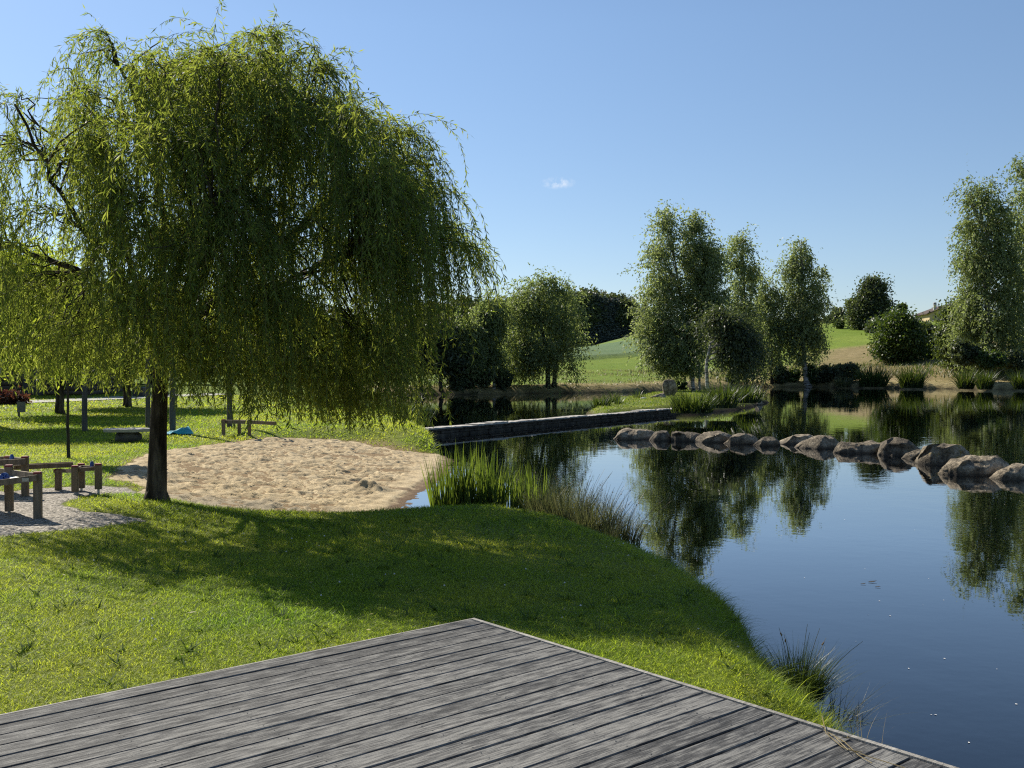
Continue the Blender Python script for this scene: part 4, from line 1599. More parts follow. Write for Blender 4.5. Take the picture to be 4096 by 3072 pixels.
tree_at('birch', 'birch with a crooked white stem and low dark crown on the islet', 'tree', 709.5, 394,
        [(714, 316, 8, 10), (727, 324, 11, 12), (743, 334, 13, 14), (735, 348, 11, 8), (755, 346, 7, 10)], .15, 230, 62, (.24, .10), 'shade_leaf', 'birch_bark', 'weep', G_FAR, 33, z=IZ, clump_r=.95, droop=1.5,
        trunks=[[(709.5, 396, 0, .15), (707, 385, 0, .14), (706, 365, 0, .12), (710, 345, 0, .10), (724, 325, 0, .03)]])
tree_at('birch', 'narrow tall birch with ragged top on the far shore behind the islet', 'tree', 745.5, 383,
        [(738, 236, 6, 8), (744, 236, 4, 6), (739, 252, 10, 12), (741, 276, 11, 16), (742, 303, 14, 18), (744, 334, 14, 18), (755, 264, 8, 4), (728, 262, 6, 6), (750, 352, 8, 12), (745, 362, 10, 10)], .24, 240, 62, (.34, .14), 'birch_leaf', 'bark_brown', 'weep', G_FAR, 34, clump_r=1.3, limbs=40)
tree_at('birch', 'pale sparse birch with drooping sprays between the ragged and the lone birch', 'tree', 772, 384,
        [(764, 282, 8, 12), (766, 310, 13, 18), (767, 340, 14, 16), (778, 330, 9, 16), (776, 298, 8, 10), (768, 362, 12, 10)], .18, 190, 58, (.34, .14), 'birch_leaf', 'bark_brown', 'weep', G_FAR, 35, clump_r=1.2)
tree_at('birch', 'lone weeping birch with stout white trunk right of the islet', 'tree', 806, 386,
        [(799, 246, 8, 8), (798, 262, 10, 12), (797, 284, 13, 18), (801, 314, 17, 22), (818, 290, 9, 10), (780, 266, 7, 5), (822, 272, 5, 4), (803, 336, 13, 14), (824, 300, 7, 10), (790, 325, 10, 14), (813, 328, 10, 14), (798, 352, 10, 10), (818, 345, 7, 12)], .36, 340, 62, (.34, .14), 'birch_leaf', 'birch_bark', 'weep', G_FAR, 36, clump_r=1.3, limbs=40,
        trunks=[[(808, 389, 0, .42), (805, 372, 0, .30), (803, 340, 0, .24), (799, 242, 0, .04)]])
# bushes on the far bank
for i, (u, v, ru, rv, m_, lab) in enumerate((
        (733, 378, 6, 6, 'bush_leaf', 'small grey green bush on the bank left of the ragged birch'),
        (780, 375, 7, 9, 'dark_leaf', 'dark bush at the foot of the pale sparse birch'),
        (793, 376, 6, 6, 'green_leaf', 'small green bush left of the lone birch trunk'),
        (811, 376, 6, 9, 'green_leaf', 'small green bush right behind the lone birch trunk'),
        (824, 374, 13, 8, 'shade_leaf', 'left half of the long dark hedge of bushes by the water'),
        (846, 373.5, 15, 9, 'shade_leaf', 'right half of the long dark hedge of bushes by the water'),
        (680, 386, 5, 5, 'bush_leaf', 'low green bush behind the standing boulder'))):
    tree_at('bush', lab, 'bush', u, v + rv * .9, [(u, v, ru, rv)], .05, 60, 44, (.36, .22), m_, seed=50 + i, group='bushes along the far shore', limbs=8)

# right hand trees
tree_at('birch', 'tall weeping birch at the right bank, left one of two, with rounded top', 'tree', 988, 376,
        [(971, 190, 10, 11), (985, 190, 13, 12), (982, 215, 22, 20), (986, 245, 27, 24), (988, 275, 28, 26), (990, 310, 34, 26), (992, 342, 34, 18), (965, 330, 12, 16), (968, 310, 12, 18), (964, 262, 8, 16), (966, 290, 9, 14), (1006, 240, 16, 28)], .45, 620, 66, (.36, .15), 'bright_weep_leaf', 'birch_bark', 'weep', 'tall birches at the right bank', 61, clump_r=1.6, limbs=60, Y=118)
tree_at('birch', 'tallest weeping birch at the right edge, cut by the frame', 'tree', 1036, 376,
        [(1024, 160, 9, 9), (1012, 168, 8, 8), (1026, 182, 18, 16), (1034, 212, 24, 26), (1036, 250, 30, 34), (1035, 296, 34, 34), (1034, 338, 30, 20), (1062, 280, 28, 40)], .5, 560, 64, (.36, .15), 'bright_weep_leaf', 'birch_bark', 'weep', 'tall birches at the right bank', 62, clump_r=1.5, limbs=50, Y=122)
tree_at('broadleaf_tree', 'light green bushy tree under the tall birches', 'tree', 962, 371,
        [(958, 335, 18, 22), (955, 318, 14, 16), (964, 355, 20, 12), (948, 345, 10, 16)], .2, 320, 54, (.36, .19), 'bush_leaf', 'bark_brown', 'round', None, 63, clump_r=1.2)
tree_at('bush', 'dark shrub with bare twigs below the tall birches', 'bush', 965, 368, [(964, 352, 13, 14)], .08, 90, 40, (.34, .2), 'dark_leaf', seed=64, Y=112)
tree_at('bush', 'low green bush between the two tall birches', 'bush', 990, 369, [(990, 360, 14, 8)], .08, 90, 40, (.34, .2), 'green_leaf', seed=65, Y=111)
tree_at('bush', 'dark undergrowth bush at the right frame edge', 'bush', 1015, 371, [(1015, 360, 16, 9)], .08, 90, 40, (.34, .2), 'dark_leaf', seed=66, Y=112)
tree_at('broadleaf_tree', 'round dense green tree standing in the tan meadow', 'tree', 900, 363,
        [(900, 340, 20, 20), (897, 325, 14, 12), (908, 350, 13, 9), (888, 352, 10, 6), (903, 332, 15, 14)], .22, 420, 60, (.38, .22), 'green_leaf', 'bark_brown', 'round', None, 67, clump_r=1.5, depth=1.0)
tree_at('broadleaf_tree', 'darker tree right behind the round meadow tree', 'tree', 929, 352,
        [(929, 336, 10, 14), (934, 344, 8, 9), (924, 342, 8, 9)], .18, 130, 50, (.5, .3), 'dark_leaf', 'bark_brown', 'round', None, 68)
tree_at('bush', 'dark bush on the slope below the darker tree', 'bush', 931, 358, [(931, 354, 8, 5)], .06, 50, 40, (.45, .3), 'dark_leaf', seed=69)
# hill top
tree_at('broadleaf_tree', 'large double crowned tree on the hilltop', 'tree', 872, 329,
        [(873, 291, 10, 14), (876, 305, 13, 13), (862, 312, 11, 12), (880, 318, 10, 9), (868, 300, 8, 12), (866, 322, 12, 6)], .35, 420, 52, (.5, .3), 'shade_leaf', 'bark_brown', 'round', None, 71, clump_r=1.7)
tree_at('broadleaf_tree', 'thin small tree left against the large hilltop tree', 'tree', 855, 329,
        [(855, 306, 5, 7), (856, 317, 6, 9)], .15, 60, 40, (.7, .4), 'bush_leaf', 'bark_brown', 'round', None, 72, clump_r=1.2)
tree_at('broadleaf_tree', 'small round tree alone on the crest of the hill', 'tree', 838, 323, [(838, 316, 5, 6)], .15, 50, 44, (.7, .45), 'dark_leaf', 'bark_brown', 'round', None, 73, clump_r=1.0)
tree_at('bush', 'tiny tree on the slope below the lone crest tree', 'bush', 839.5, 328.5, [(839.5, 324.8, 2.3, 3.6)], .08, 30, 36, (.5, .35), 'bush_leaf', seed=74, clump_r=.6)
tree_at('bush', 'bush on the crest left of the lone tree', 'bush', 828, 323, [(829, 320.5, 4, 2.5)], .06, 30, 36, (.6, .4), 'dark_leaf', seed=75, clump_r=.7)
tree_at('bush', 'round grey green bush by the hilltop house', 'bush', 878, 331.5, [(878, 326.5, 7.5, 5.5)], .1, 70, 44, (.6, .4), 'bush_leaf', seed=76, clump_r=1.0)
tree_at('bush', 'small bush left of the round one by the house', 'bush', 871, 332.3, [(871, 330.5, 2.4, 2.2)], .05, 26, 36, (.5, .3), 'dark_leaf', seed=77, clump_r=.6)
tree_at('broadleaf_tree', 'pollarded small tree with knobbly top by the green house', 'tree', 901, 314,
        [(899, 307.5, 1.8, 1.8), (903, 307, 2.0, 2.2), (901, 309, 2.6, 1.6)], .22, 36, 36, (.5, .35), 'bush_leaf', 'bark_brown', 'round', None, 78, Y=236, clump_r=.6, limbs=10)

# ------------------------------------------------------------------ the wood on the hill
G_WOOD = 'trees of the wood on the hill'
LW = 'dark conifer in the wood at the top of the crop field'


def conifer(seed, hgt, wid, r_):
    lob = []
    for k in range(11):
        f_ = .07 + .9 * k / 10
        rr = wid * (1 - f_) ** .8 + .15
        lob.append((0, 0, hgt * f_, rr, rr, hgt * .045))
    return make_tree('conifer', LW, 'conifer', (0, 0, 0), [(0, 0, -.3, .22), (0, 0, hgt * .5, .14), (0, 0, hgt * .9, .07), (0, 0, hgt * .99, .02)], lob, 240, 30, (.62, .26), M['needle'], M['bark_brown'], 'conifer', G_WOOD, seed, clump_r=.9, limbs=20)


protos = [conifer(81, 12.0, 1.9, 0), conifer(82, 11.0, 1.5, 0), conifer(83, 12.6, 2.2, 0)]
LB = 'dark broadleaf tree in the wood at the top of the crop field'
bp = make_tree('broadleaf_tree', LB, 'tree', (0, 0, 0), [(0, 0, -.3, .22), (0, 0, 4, .18), (0, 0, 9, .05)],
               [(0, 0, 8.2, 2.2, 2.2, 2.4), (.8, .3, 6.2, 2.4, 2.4, 2.2), (-1, 0, 5.8, 2.2, 2.2, 2.0)], 170, 46, (.6, .36), M['dark_leaf'], M['bark_brown'], 'round', G_WOOD, 84, clump_r=1.2)
spots = []
r_ = np.random.default_rng(99)
for row in range(5):
    for u in np.arange(384 + row * 2, 652, 5.4 if row == 0 else 7.0):
        uu = u + r_.uniform(-2, 2)
        vb = np.interp(uu, [384, 500, 581, 643, 660], [352, 350, 342.5, 333.5, 332])
        b0 = cast(uu, vb)
        Yd = b0[1] + row * 5.5 + r_.uniform(-1, 1)
        x_ = (uu - CX) / F * Yd
        vt = np.interp(uu, [384, 430, 470, 495, 530, 568, 594, 614, 646, 660], [303, 300, 296, 298, 296, 288, 288, 293, 300, 303]) + r_.normal(0, 2.4) - (5.5 if r_.random() < .22 else 0) + row * .4
        spots.append((x_, Yd, vt + 7))
used = {}
for i, (x_, y_, vt) in enumerate(spots):
    kind = 3 if r_.random() < .22 else int(r_.integers(0, 3))
    src = (protos + [bp])[kind]
    o = src if kind not in used else copy_tree(src)
    used[kind] = 1
    z0 = H1(x_, y_)
    ht = ZC + (367.5 - vt) / F * y_ - z0
    o.location = (x_, y_, z0 - .1)
    s = ht / [12.0, 11.0, 12.6, 10.4][kind]
    o.scale = (s * r_.uniform(.95, 1.2), s * r_.uniform(.95, 1.2), s)
    o.rotation_euler = (0, 0, r_.uniform(0, 6.28))

# trees on the left, beyond the lawn
tree_at('lime_tree', 'sunlit yellow green tree behind the willow at the left frame edge', 'tree', -10, 430,
        [(-10, 290, 55, 45), (30, 280, 42, 36), (-50, 310, 50, 40), (15, 330, 48, 34), (50, 330, 34, 26)], .17, 420, 80, (.14, .055), 'lime_leaf', 'bark_brown', 'round', None, 91, Y=30, clump_r=.75, limbs=40)
GL = 'trees on the lawn behind the willow'
tree_at('lawn_tree', 'thick dark trunk standing left of the wooden poles behind the willow', 'tree', 61, 414,
        [(50, 320, 48, 34), (90, 335, 40, 28), (20, 335, 40, 28), (60, 295, 36, 26)], .16, 240, 70, (.17, .08), 'bush_leaf', 'bark', 'round', GL, 92, clump_r=.8, limbs=30)
tree_at('lawn_tree', 'stout dark trunk by the path right of the first one behind the willow', 'tree', 127, 406.7,
        [(125, 325, 42, 32), (160, 338, 34, 26), (95, 340, 34, 26)], .17, 220, 66, (.2, .09), 'bush_leaf', 'bark', 'round', GL, 93, clump_r=.9, limbs=30)
tree_at('young_tree', 'slender young tree with a thin pale stem on the lawn', 'tree', 68.3, 458.5,
        [(66, 352, 16, 22), (72, 330, 12, 18)], .038, 60, 60, (.11, .05), 'lime_leaf', 'bark_brown', 'round', None, 94, clump_r=.35, limbs=14)
for i, (u, Y, lob, m_, lab) in enumerate((
        (150, 74, [(150, 330, 44, 36), (120, 345, 40, 28), (180, 350, 34, 26)], 'green_leaf', 'green tree beyond the path, seen under the willow left of its trunk'),
        (230, 80, [(230, 335, 40, 32), (260, 350, 34, 26), (205, 352, 30, 24)], 'dark_leaf', 'dark tree at the lawn end, seen through the willow right of its trunk'),
        (300, 76, [(300, 340, 40, 30), (330, 352, 32, 26), (275, 356, 28, 22)], 'bush_leaf', 'grey green tree at the left shore behind the hanging willow'),
        (358, 82, [(358, 345, 32, 28), (380, 356, 24, 22)], 'dark_leaf', 'dark tree at the left shore near the willow edge'),
        (20, 62, [(20, 340, 60, 40), (-40, 350, 60, 36)], 'dark_leaf', 'dark tree behind the log building'),
        (90, 66, [(90, 340, 44, 36), (60, 356, 40, 28)], 'dark_leaf', 'dark tree behind the path and the bin'))):
    tree_at('background_tree', lab, 'tree', u, 395, lob, .25, 220, 46, (.42, .24), m_, 'bark_brown', 'round', 'trees behind the willow', 100 + i, Y=Y, clump_r=1.6)
tree_at('shrub', 'dark red leaved shrub by the path behind the sign', 'shrub', 9, 404, [(2, 399, 10, 5), (14, 400, 8, 4.5)], .05, 70, 44, (.16, .1), 'red_leaf', seed=110, group=None, clump_r=.3, limbs=14)


# ------------------------------------------------------------------ reeds, irises, rushes
def clump(name, label, base, n, spread, h, w, lean, bend, mat, group=None, seed=1, seg=5, part='leaves', biasx=0.0, stems=None, zf=None, nseed=.4):
    r = np.random.default_rng(seed)
    t = thing(name, label, name.replace('_', ' '), tuple(base), group)
    a = r.uniform(0, 6.28, n)
    q = np.sqrt(r.random(n))
    x, y = np.cos(a) * q * spread[0], np.sin(a) * q * spread[1]
    hh = r.uniform(h[0], h[1], n) * (1 - .30 * q ** 2)
    az = np.arctan2(y, x + biasx) + r.normal(0, .7, n)
    V, Q = blades(np.stack([x, y, np.full(n, -.05)], 1), hh, r.uniform(w[0], w[1], n), az, r.uniform(0, lean, n) * (.3 + q), r.uniform(0, bend, n), seg, .06, r)
    mesh_quads(part, V, Q, mat, t)
    if stems:
        ns, hs, sl = stems
        mb = MB()
        for i in range(ns):
            a_ = r.uniform(0, 6.28)
            q_ = math.sqrt(r.random())
            x0, y0 = math.cos(a_) * q_ * spread[0], math.sin(a_) * q_ * spread[1]
            hgt = r.uniform(hs[0], hs[1])
            dx, dy = (math.cos(a_) * q_ * sl + biasx * r.uniform(.2, 1)) * hgt, math.sin(a_) * q_ * sl * hgt
            pts = [(x0 + dx * f_ ** 1.5, y0 + dy * f_ ** 1.5, hgt * (f_ - .12 * sl * f_ ** 2)) for f_ in np.linspace(0, 1, 6)]
            mb.tube(pts, [.0028, .0026, .0024, .002, .0018, .0012], 4, False)
            if r.random() < nseed:
                ms = MB()
                c = np.array(pts[4]) * .6 + np.array(pts[5]) * .4
                dn = unit(np.array(pts[5]) - np.array(pts[4]))
                ms.tube([tuple(c - dn * .014), tuple(c - dn * .004 + r.normal(0, .003, 3)), tuple(c + dn * .006), tuple(c + dn * .016)], [.002, .0065, .0055, .001], 6)
                ms.build('seed_head', M['seed_head'], t)
        mb.build('stems', M['rush_stem'], t)
    return t


GI = 'clumps of reeds on the near bank'
for i, (u, v, n, sx, sy, h0, h1, lab) in enumerate((
        (452, 513.5, 60, .30, .30, .65, 1.12, 'tall iris clump standing nearest the sand beach'),
        (478, 514, 75, .34, .30, .6, 1.15, 'tall iris clump in the middle of the near reeds'),
        (509, 515.5, 55, .30, .28, .5, .95, 'iris clump left of the rushes on the near bank'),
        (533, 519, 30, .20, .2, .4, .98, 'small upright iris clump at the start of the rushes'))):
    b = P(u, v, .06) + (0, .22, 0)
    clump('iris_clump', lab, b, int(n * 2.5), (sx * 1.2, sy), (h0 * 1.15, h1 * 1.12), (.026, .042), .30, .12, M['iris_leaf'], GI, 200 + i)
clump('iris_clump', 'small bright iris shoot at the foot of the rushes', P(588, 528, .05), 12, (.07, .07), (.25, .45), (.018, .026), .2, .1, M['reed_leaf'], GI, 206)
GR = 'rush tufts on the near bank'
for i, (u, v, n, sx, h0, h1, st_, bx, lab) in enumerate((
        (548, 519, 200, .25, .35, .62, (26, (.5, .82), .5), .2, 'brown seeded rush tuft beside the small upright irises'),
        (573, 524, 240, .26, .35, .62, (34, (.5, .8), .5), .3, 'dense dark rush tuft in the middle of the near bank'),
        (598, 532, 220, .26, .30, .58, (30, (.45, .75), .6), .45, 'rush tuft leaning right over the water'),
        (622, 543, 150, .22, .22, .46, (26, (.4, .72), .8), .7, 'last loose rush tuft with long arching stems over the water'))):
    b = P(u, v, .10) + (0, .08, 0)
    clump('rush_tuft', lab, b, int(n * 3), (sx * 1.1, sx * .8), (h0 * 1.15, h1 * 1.2), (.006, .010), .55, .35, M['rush_stem'], GR, 210 + i, 5, 'blades', bx * .3, st_)
b = P(797, 688, .17) + (0, -.05, 0)
clump('rush_tuft', 'lone green rush tuft on the bank close to the deck', b, 800, (.15, .14), (.20, .44), (.004, .0068), .75, .5, M['reed_leaf'], GR, 220, 5, 'blades', .05, (7, (.34, .48), .7))
clump('grass_tuft', 'few thin grass stalks at the deck edge over the water', P(862, 738, .25), 9, (.12, .08), (.12, .34), (.003, .005), .6, .4, M['dry_grass'], None, 221, 5, 'stalks')
clump('grass_tuft', 'trailing dark grass hanging into the water beside the deck', P(838, 716, .1), 90, (.16, .14), (.12, .34), (.004, .006), 1.4, .6, M['rush_stem'], None, 222, 5, 'stalks', .1)

GB = 'reed clumps around the islet and far shore'


def far_reed(u, v, z, n, sx, h, lab, seed, w=.05, name='reed_clump', mat='reed_leaf'):
    b = P(u, v, z) if z is not None else cast(u, v)
    k = b[1] / F
    clump(name, lab, b, int(n * 1.6), (sx * k, sx * k * .7), (h * .75 * k, h * 1.4 * k), (w * .7, w * 1.3), .5, .5, M[mat], GB, seed, 4)


far_reed(601, 408, .3, 110, 9, 13, 'spiky sedge clump at the left end of the islet', 301)
far_reed(612, 403, .4, 60, 9, 12, 'sedge clump behind the left end of the islet', 302)
far_reed(618, 406, .35, 26, 3, 9, 'small sedge tuft in the islet grass by the wall', 303)
far_reed(639, 398, .42, 26, 6, 9, 'sparse flowering tuft at the back of the islet', 304, .04)
far_reed(692, 412, .38, 260, 20, 20, 'widest dense reed clump beside the end of the stone wall', 305, .05)
far_reed(722, 407, .38, 150, 14, 25, 'tall reed clump in the middle of the islet reeds', 306, .06)
far_reed(747, 402, .38, 150, 13, 17, 'reed clump at the right tip of the islet', 307, .06)
far_reed(873, 386.5, .2, 260, 13, 20, 'big reed clump at the far shore below the meadow post', 308, .1)
far_reed(912, 387.5, .2, 230, 11, 20, 'big reed clump at the far shore below the round tree', 309, .1)
far_reed(966, 388.5, .2, 180, 7, 18, 'reed clump on the dry bank left of the tall post', 310, .09)
far_reed(985, 389, .2, 180, 7, 18, 'reed clump on the dry bank under the tall post', 311, .09)
far_reed(1021, 389, .2, 180, 7, 18, 'reed clump on the dry bank at the frame edge', 312, .09)
far_reed(843, 387, .15, 90, 7, 11, 'dark sedge clump in front of the long hedge', 313, .09, mat='rush_stem')
far_reed(474, 394, .1, 26, 3, 5, 'tiny sedge tuft on the dry bank at the far left shore', 314, .07, mat='rush_stem')
# reed bed by the left end of the wall
for i, (x, y, n, s, h, lab) in enumerate(((-3.3, 33.6, 90, .55, 1.25, 'arching reed clump at the left end of the stone wall'), (-4.2, 36.0, 110, .8, 1.3, 'reed clump behind the beach next to the wall'),
                                          (-5.3, 38.5, 120, .9, 1.35, 'reed clump in the middle of the bed behind the beach'), (-6.6, 39.5, 120, .9, 1.4, 'reed clump in the shadowed left of the bed behind the beach'),
                                          (-8.0, 41.5, 120, 1.0, 1.4, 'reed clump farthest left behind the hanging willow'))):
    clump('reed_clump', lab, ground(x, y), n, (s, s * .7), (h * .5, h), (.025, .04), .5, .6, M['reed_leaf'], GB, 320 + i, 5)


# ------------------------------------------------------------------ boulders
def boulder_mesh(name, size, seed, mat, parent=None, cuts=9, rough=.07, sub=4, top=None):
    import bmesh
    r = np.random.default_rng(seed)
    bm = bmesh.new()
    bmesh.ops.create_icosphere(bm, subdivisions=sub + 1, radius=1.0)
    planes = []
    for _ in range(cuts):
        d = unit(r.normal(0, 1, 3) * (1, 1, .8))
        planes.append((Vector(d), r.uniform(.5, .85)))
    if top is not None:
        planes.append((Vector(top).normalized(), .68))
    off = Vector(r.uniform(-50, 50, 3))
    for v in bm.verts:
        p = v.co.copy()
        for d, k in planes:
            e = p.dot(d) - k
            if e > 0:
                p -= d * e * .97
        nn = mnoise.fractal(p * 1.3 + off, 1.0, 2.0, 5)
        n2 = mnoise.noise(p * 5 + off)
        p *= 1 + rough * nn + rough * .22 * n2
        v.co = Vector((p.x * size[0], p.y * size[1], p.z * size[2]))
    me = bpy.data.meshes.new(name)
    bm.to_mesh(me)
    bm.free()
    me.polygons.foreach_set('use_smooth', np.ones(len(me.polygons), dtype=bool))
    me.materials.append(mat)
    return link(bpy.data.objects.new(name, me), parent)


def boulder(u0, u1, vb, vt, label, seed, mat='rock', group='boulders crossing the pond', z0=0.0, cat='boulder', cuts=10, depth=.8, top=None, sink=.35, dy=0.0, rough=.07, name='boulder'):
    """a rock whose visible part spans u0..u1 and vb..vt in the photograph, sunk a little"""
    b = P((u0 + u1) / 2, vb, z0)
    k = b[1] / F
    w = (u1 - u0) * k
    h = (vb - vt) * k
    o = boulder_mesh(name, (w / 2 * 1.12, w / 2 * depth, h / (1 - sink) * .62), seed, M[mat], cuts=cuts, top=top, rough=rough)
    zs = np.array([v.co.z for v in o.data.vertices])
    o.location = (b[0], b[1] + w / 2 * depth * .7 + dy, z0 + h - zs.max())
    tag(o, label, cat, group)
    return o


def outline_boulder(pts, label, seed, mat='rock', depth=.8, dy=0.0, ridge=.35):
    """a boulder whose skyline follows the given outline (picture points of the photograph), with full depth behind it"""
    pts = [((2300 + x / 1.2316) / 4, (1500 + y / 1.2316) / 4) for x, y in pts]
    us, vs_ = np.array([p[0] for p in pts]), np.array([p[1] for p in pts])
    u0, u1 = us.min(), us.max()
    vb = vs_.max()
    b0 = P((u0 + u1) / 2, vb, 0)
    k = b0[1] / F
    w = (u1 - u0) * k
    r = np.random.default_rng(seed)
    dmax = w * .5 * depth
    yc = b0[1] + dmax * 1.05 + dy
    k2 = yc / F
    w = (u1 - u0) * k2 * 1.07
    n_s, n_f = 56, 34
    ss = np.linspace(0, 1, n_s)
    # skyline height along the length
    hh = np.zeros(n_s)
    m = len(pts)
    for i, s_ in enumerate(ss):
        u = u0 + (u1 - u0) * s_
        best = 0
        for j in range(m):
            (ua, va), (ub_, vb_) = pts[j], pts[(j + 1) % m]
            if min(ua, ub_) - 1e-6 <= u <= max(ua, ub_) + 1e-6:
                t_ = (u - ua) / (ub_ - ua) if abs(ub_ - ua) > 1e-6 else 0
                best = max(best, ZC - ((va + t_ * (vb_ - va)) - 367.5) * k2)
        hh[i] = best
    off = r.uniform(-40, 40, 3)
    rd = ridge + r.uniform(-.12, .12)

    def surf(s_, f_):
        s_ = min(max(s_, 0), 1)
        prof = (1 - abs(2 * s_ - 1) ** 2.6) ** .5
        dl = dmax * (.25 + .75 * prof)
        yr = (rd - .5) * dl + .25 * dl * math.sin(3 * s_ + seed)
        a_ = math.pi * f_
        c_ = -math.cos(a_)
        z = (np.interp(s_, ss, hh) * .9 + .35) * math.sin(a_) ** .55 - .35
        y = dl * np.sign(c_) * abs(c_) ** .75 + yr * math.sin(a_)
        return np.array([(s_ - .5) * w * (1.0 + .08 * (z < 0)), y, z])
    ns_c = int(np.clip(3 + w * 2.0, 4, 7))
    nf_c = 6
    G = np.zeros((ns_c + 1, nf_c + 1, 3))
    crest = nf_c // 2
    for i in range(ns_c + 1):
        for j in range(nf_c + 1):
            si_ = (i + (r.uniform(-.34, .34) if 0 < i < ns_c else 0)) / ns_c
            fj = (j + (r.uniform(-.34, .34) if 0 < j < nf_c and j != crest else 0)) / nf_c
            G[i, j] = surf(si_, fj)
            if 0 < j < nf_c and 0 < i < ns_c:
                G[i, j] += r.normal(0, .11, 3) * w * .5 * (.6, 1, .45 if j != crest else .12)
    V, Q = [], []
    off = off
    for i in range(n_s):
        ci = i / (n_s - 1) * ns_c
        i0 = min(int(ci), ns_c - 1)
        a1 = ci - i0
        for j in range(n_f):
            cj = j / (n_f - 1) * nf_c
            j0 = min(int(cj), nf_c - 1)
            b1 = cj - j0
            g00, g10, g01, g11 = G[i0, j0], G[i0 + 1, j0], G[i0, j0 + 1], G[i0 + 1, j0 + 1]
            if (i0 * 7 + j0 * 3 + seed) % 2:
                p = g00 + (g10 - g00) * a1 + (g11 - g10) * b1 if a1 > b1 else g00 + (g11 - g01) * a1 + (g01 - g00) * b1
            else:
                p = g00 + (g10 - g00) * a1 + (g01 - g00) * b1 if a1 + b1 < 1 else g11 + (g01 - g11) * (1 - a1) + (g10 - g11) * (1 - b1)
            q = Vector(p) * 1.7 + Vector(off)
            dsp = (.050 * mnoise.fractal(q * 1.6, .9, 2.1, 6) + .014 * mnoise.noise(q * 8)) * min(w, 1.6) * .7
            cen = np.array([p[0] * .6, 0, -.1])
            p = p + unit(p - cen) * dsp
            V.append(tuple(p))
    for i in range(n_s - 1):
        for j in range(n_f - 1):
            q0 = i * n_f + j
            Q.append((q0, q0 + n_f, q0 + n_f + 1, q0 + 1))
    mb = MB()
    mb.add(V, Q)
    mb.f.append(tuple(range(n_f)))
    mb.f.append(tuple((n_s - 1) * n_f + j for j in range(n_f - 1, -1, -1)))
    o = mb.build('boulder', M[mat], smooth=True)
    o.location = (((u0 + u1) / 2 - CX) * k2, yc, 0)
    return tag(o, label, 'boulder', 'boulders crossing the pond')


bl = [
    ([(195, 318), (215, 285), (245, 256), (300, 258), (370, 264), (382, 272), (375, 300), (365, 320)], 'first boulder of the row, flat sided with a sunlit left flank', 401, {'mat': 'rock_pale'}),
    ([(368, 322), (385, 285), (400, 272), (450, 268), (480, 278), (484, 325)], 'small craggy boulder second from the left of the row', 402, {'mat': 'rock_dark'}),
    ([(482, 327), (482, 270), (505, 268), (540, 276), (600, 280), (630, 290), (615, 310), (595, 328)], 'dark square flat topped boulder third in the row', 403, {'mat': 'rock_dark', 'ridge': .2}),
    ([(590, 332), (640, 285), (655, 275), (700, 272), (740, 278), (765, 292), (750, 320), (735, 334)], 'rough boulder with a pointed left end, right of the square one', 404, {'ridge': .5}),
    ([(743, 340), (770, 300), (800, 282), (840, 277), (870, 285), (893, 310), (885, 342)], 'humped boulder split into a light and a dark face', 405, {}),
    ([(880, 345), (900, 312), (930, 297), (965, 293), (990, 310), (1005, 325), (990, 350)], 'smallest rounded boulder in the middle of the row', 406, {'mat': 'rock_dark'}),
    ([(993, 350), (1040, 315), (1090, 290), (1130, 282), (1160, 285), (1180, 300), (1170, 350)], 'long pale boulder lying behind its smooth neighbour mid row', 407, {'mat': 'rock_pale', 'dy': .45, 'ridge': .6}),
    ([(1090, 358), (1120, 325), (1160, 305), (1210, 292), (1260, 291), (1285, 305), (1307, 335), (1285, 365)], 'smooth low boulder with an overhanging right end mid row', 408, {'ridge': .5}),
    ([(1288, 372), (1315, 335), (1340, 326), (1400, 330), (1460, 325), (1520, 330), (1535, 345), (1510, 385), (1400, 388)], 'lowest long flat boulder, right of the gap in the row', 409, {'depth': .5}),
    ([(1505, 390), (1515, 345), (1545, 310), (1580, 297), (1620, 308), (1660, 340), (1690, 355), (1640, 400)], 'tall humped boulder right of the lowest flat one', 410, {'mat': 'rock_dark'}),
    ([(1618, 405), (1650, 375), (1690, 360), (1715, 362), (1730, 400), (1700, 415)], 'little boulder wedged between the humped and the lichen covered one', 411, {}),
    ([(1687, 425), (1690, 355), (1730, 328), (1790, 317), (1840, 325), (1890, 355), (1945, 390), (1900, 430), (1800, 445)], 'big rounded boulder with yellow lichen patches', 412, {'mat': 'rock_lichen'}),
    ([(1820, 460), (1850, 410), (1900, 400), (1960, 395), (2020, 386), (2080, 390), (2130, 435), (2090, 470), (2010, 498), (1900, 485)], 'long smooth grey boulder in front of the lichen covered one', 413, {'mat': 'rock_pale', 'depth': .6, 'ridge': .6}),
    ([(2057, 505), (2080, 470), (2130, 445), (2190, 432), (2260, 440), (2290, 520)], 'last boulder of the row, cut by the right frame edge', 414, {'mat': 'rock_pale', 'ridge': .5}),
]
for pts_, lab, sd_, kw in bl:
    outline_boulder(pts_, lab, sd_, **kw)
boulder(660.5, 678, 397, 379.5, 'upright standing boulder on the islet', 421, 'rock', None, IZ - .08, cuts=9, depth=.7, sink=.12, rough=.05, top=(0, 0, 1))
boulder(650, 671, 398.3, 393.2, 'flat boulder lying at the foot of the standing one', 422, 'rock', None, IZ - .05)
boulder(718, 737, 409.5, 404.5, 'low smooth pale rock at the water edge in front of the islet reeds', 423, 'rock', None, 0, rough=.04)
boulder(752, 763, 405, 398.5, 'dark round rock at the right tip of the islet', 424, 'rock', None, 0)
boulder(706, 711, 411.8, 410.4, 'tiny rock at the water edge below the reeds', 425, 'rock', None, 0)
o = boulder(640, 646.5, 399, 397.2, 'small white stone in the grass at the back of the islet', 426, 'white', None, IZ - .02, cat='stone', name='stone')

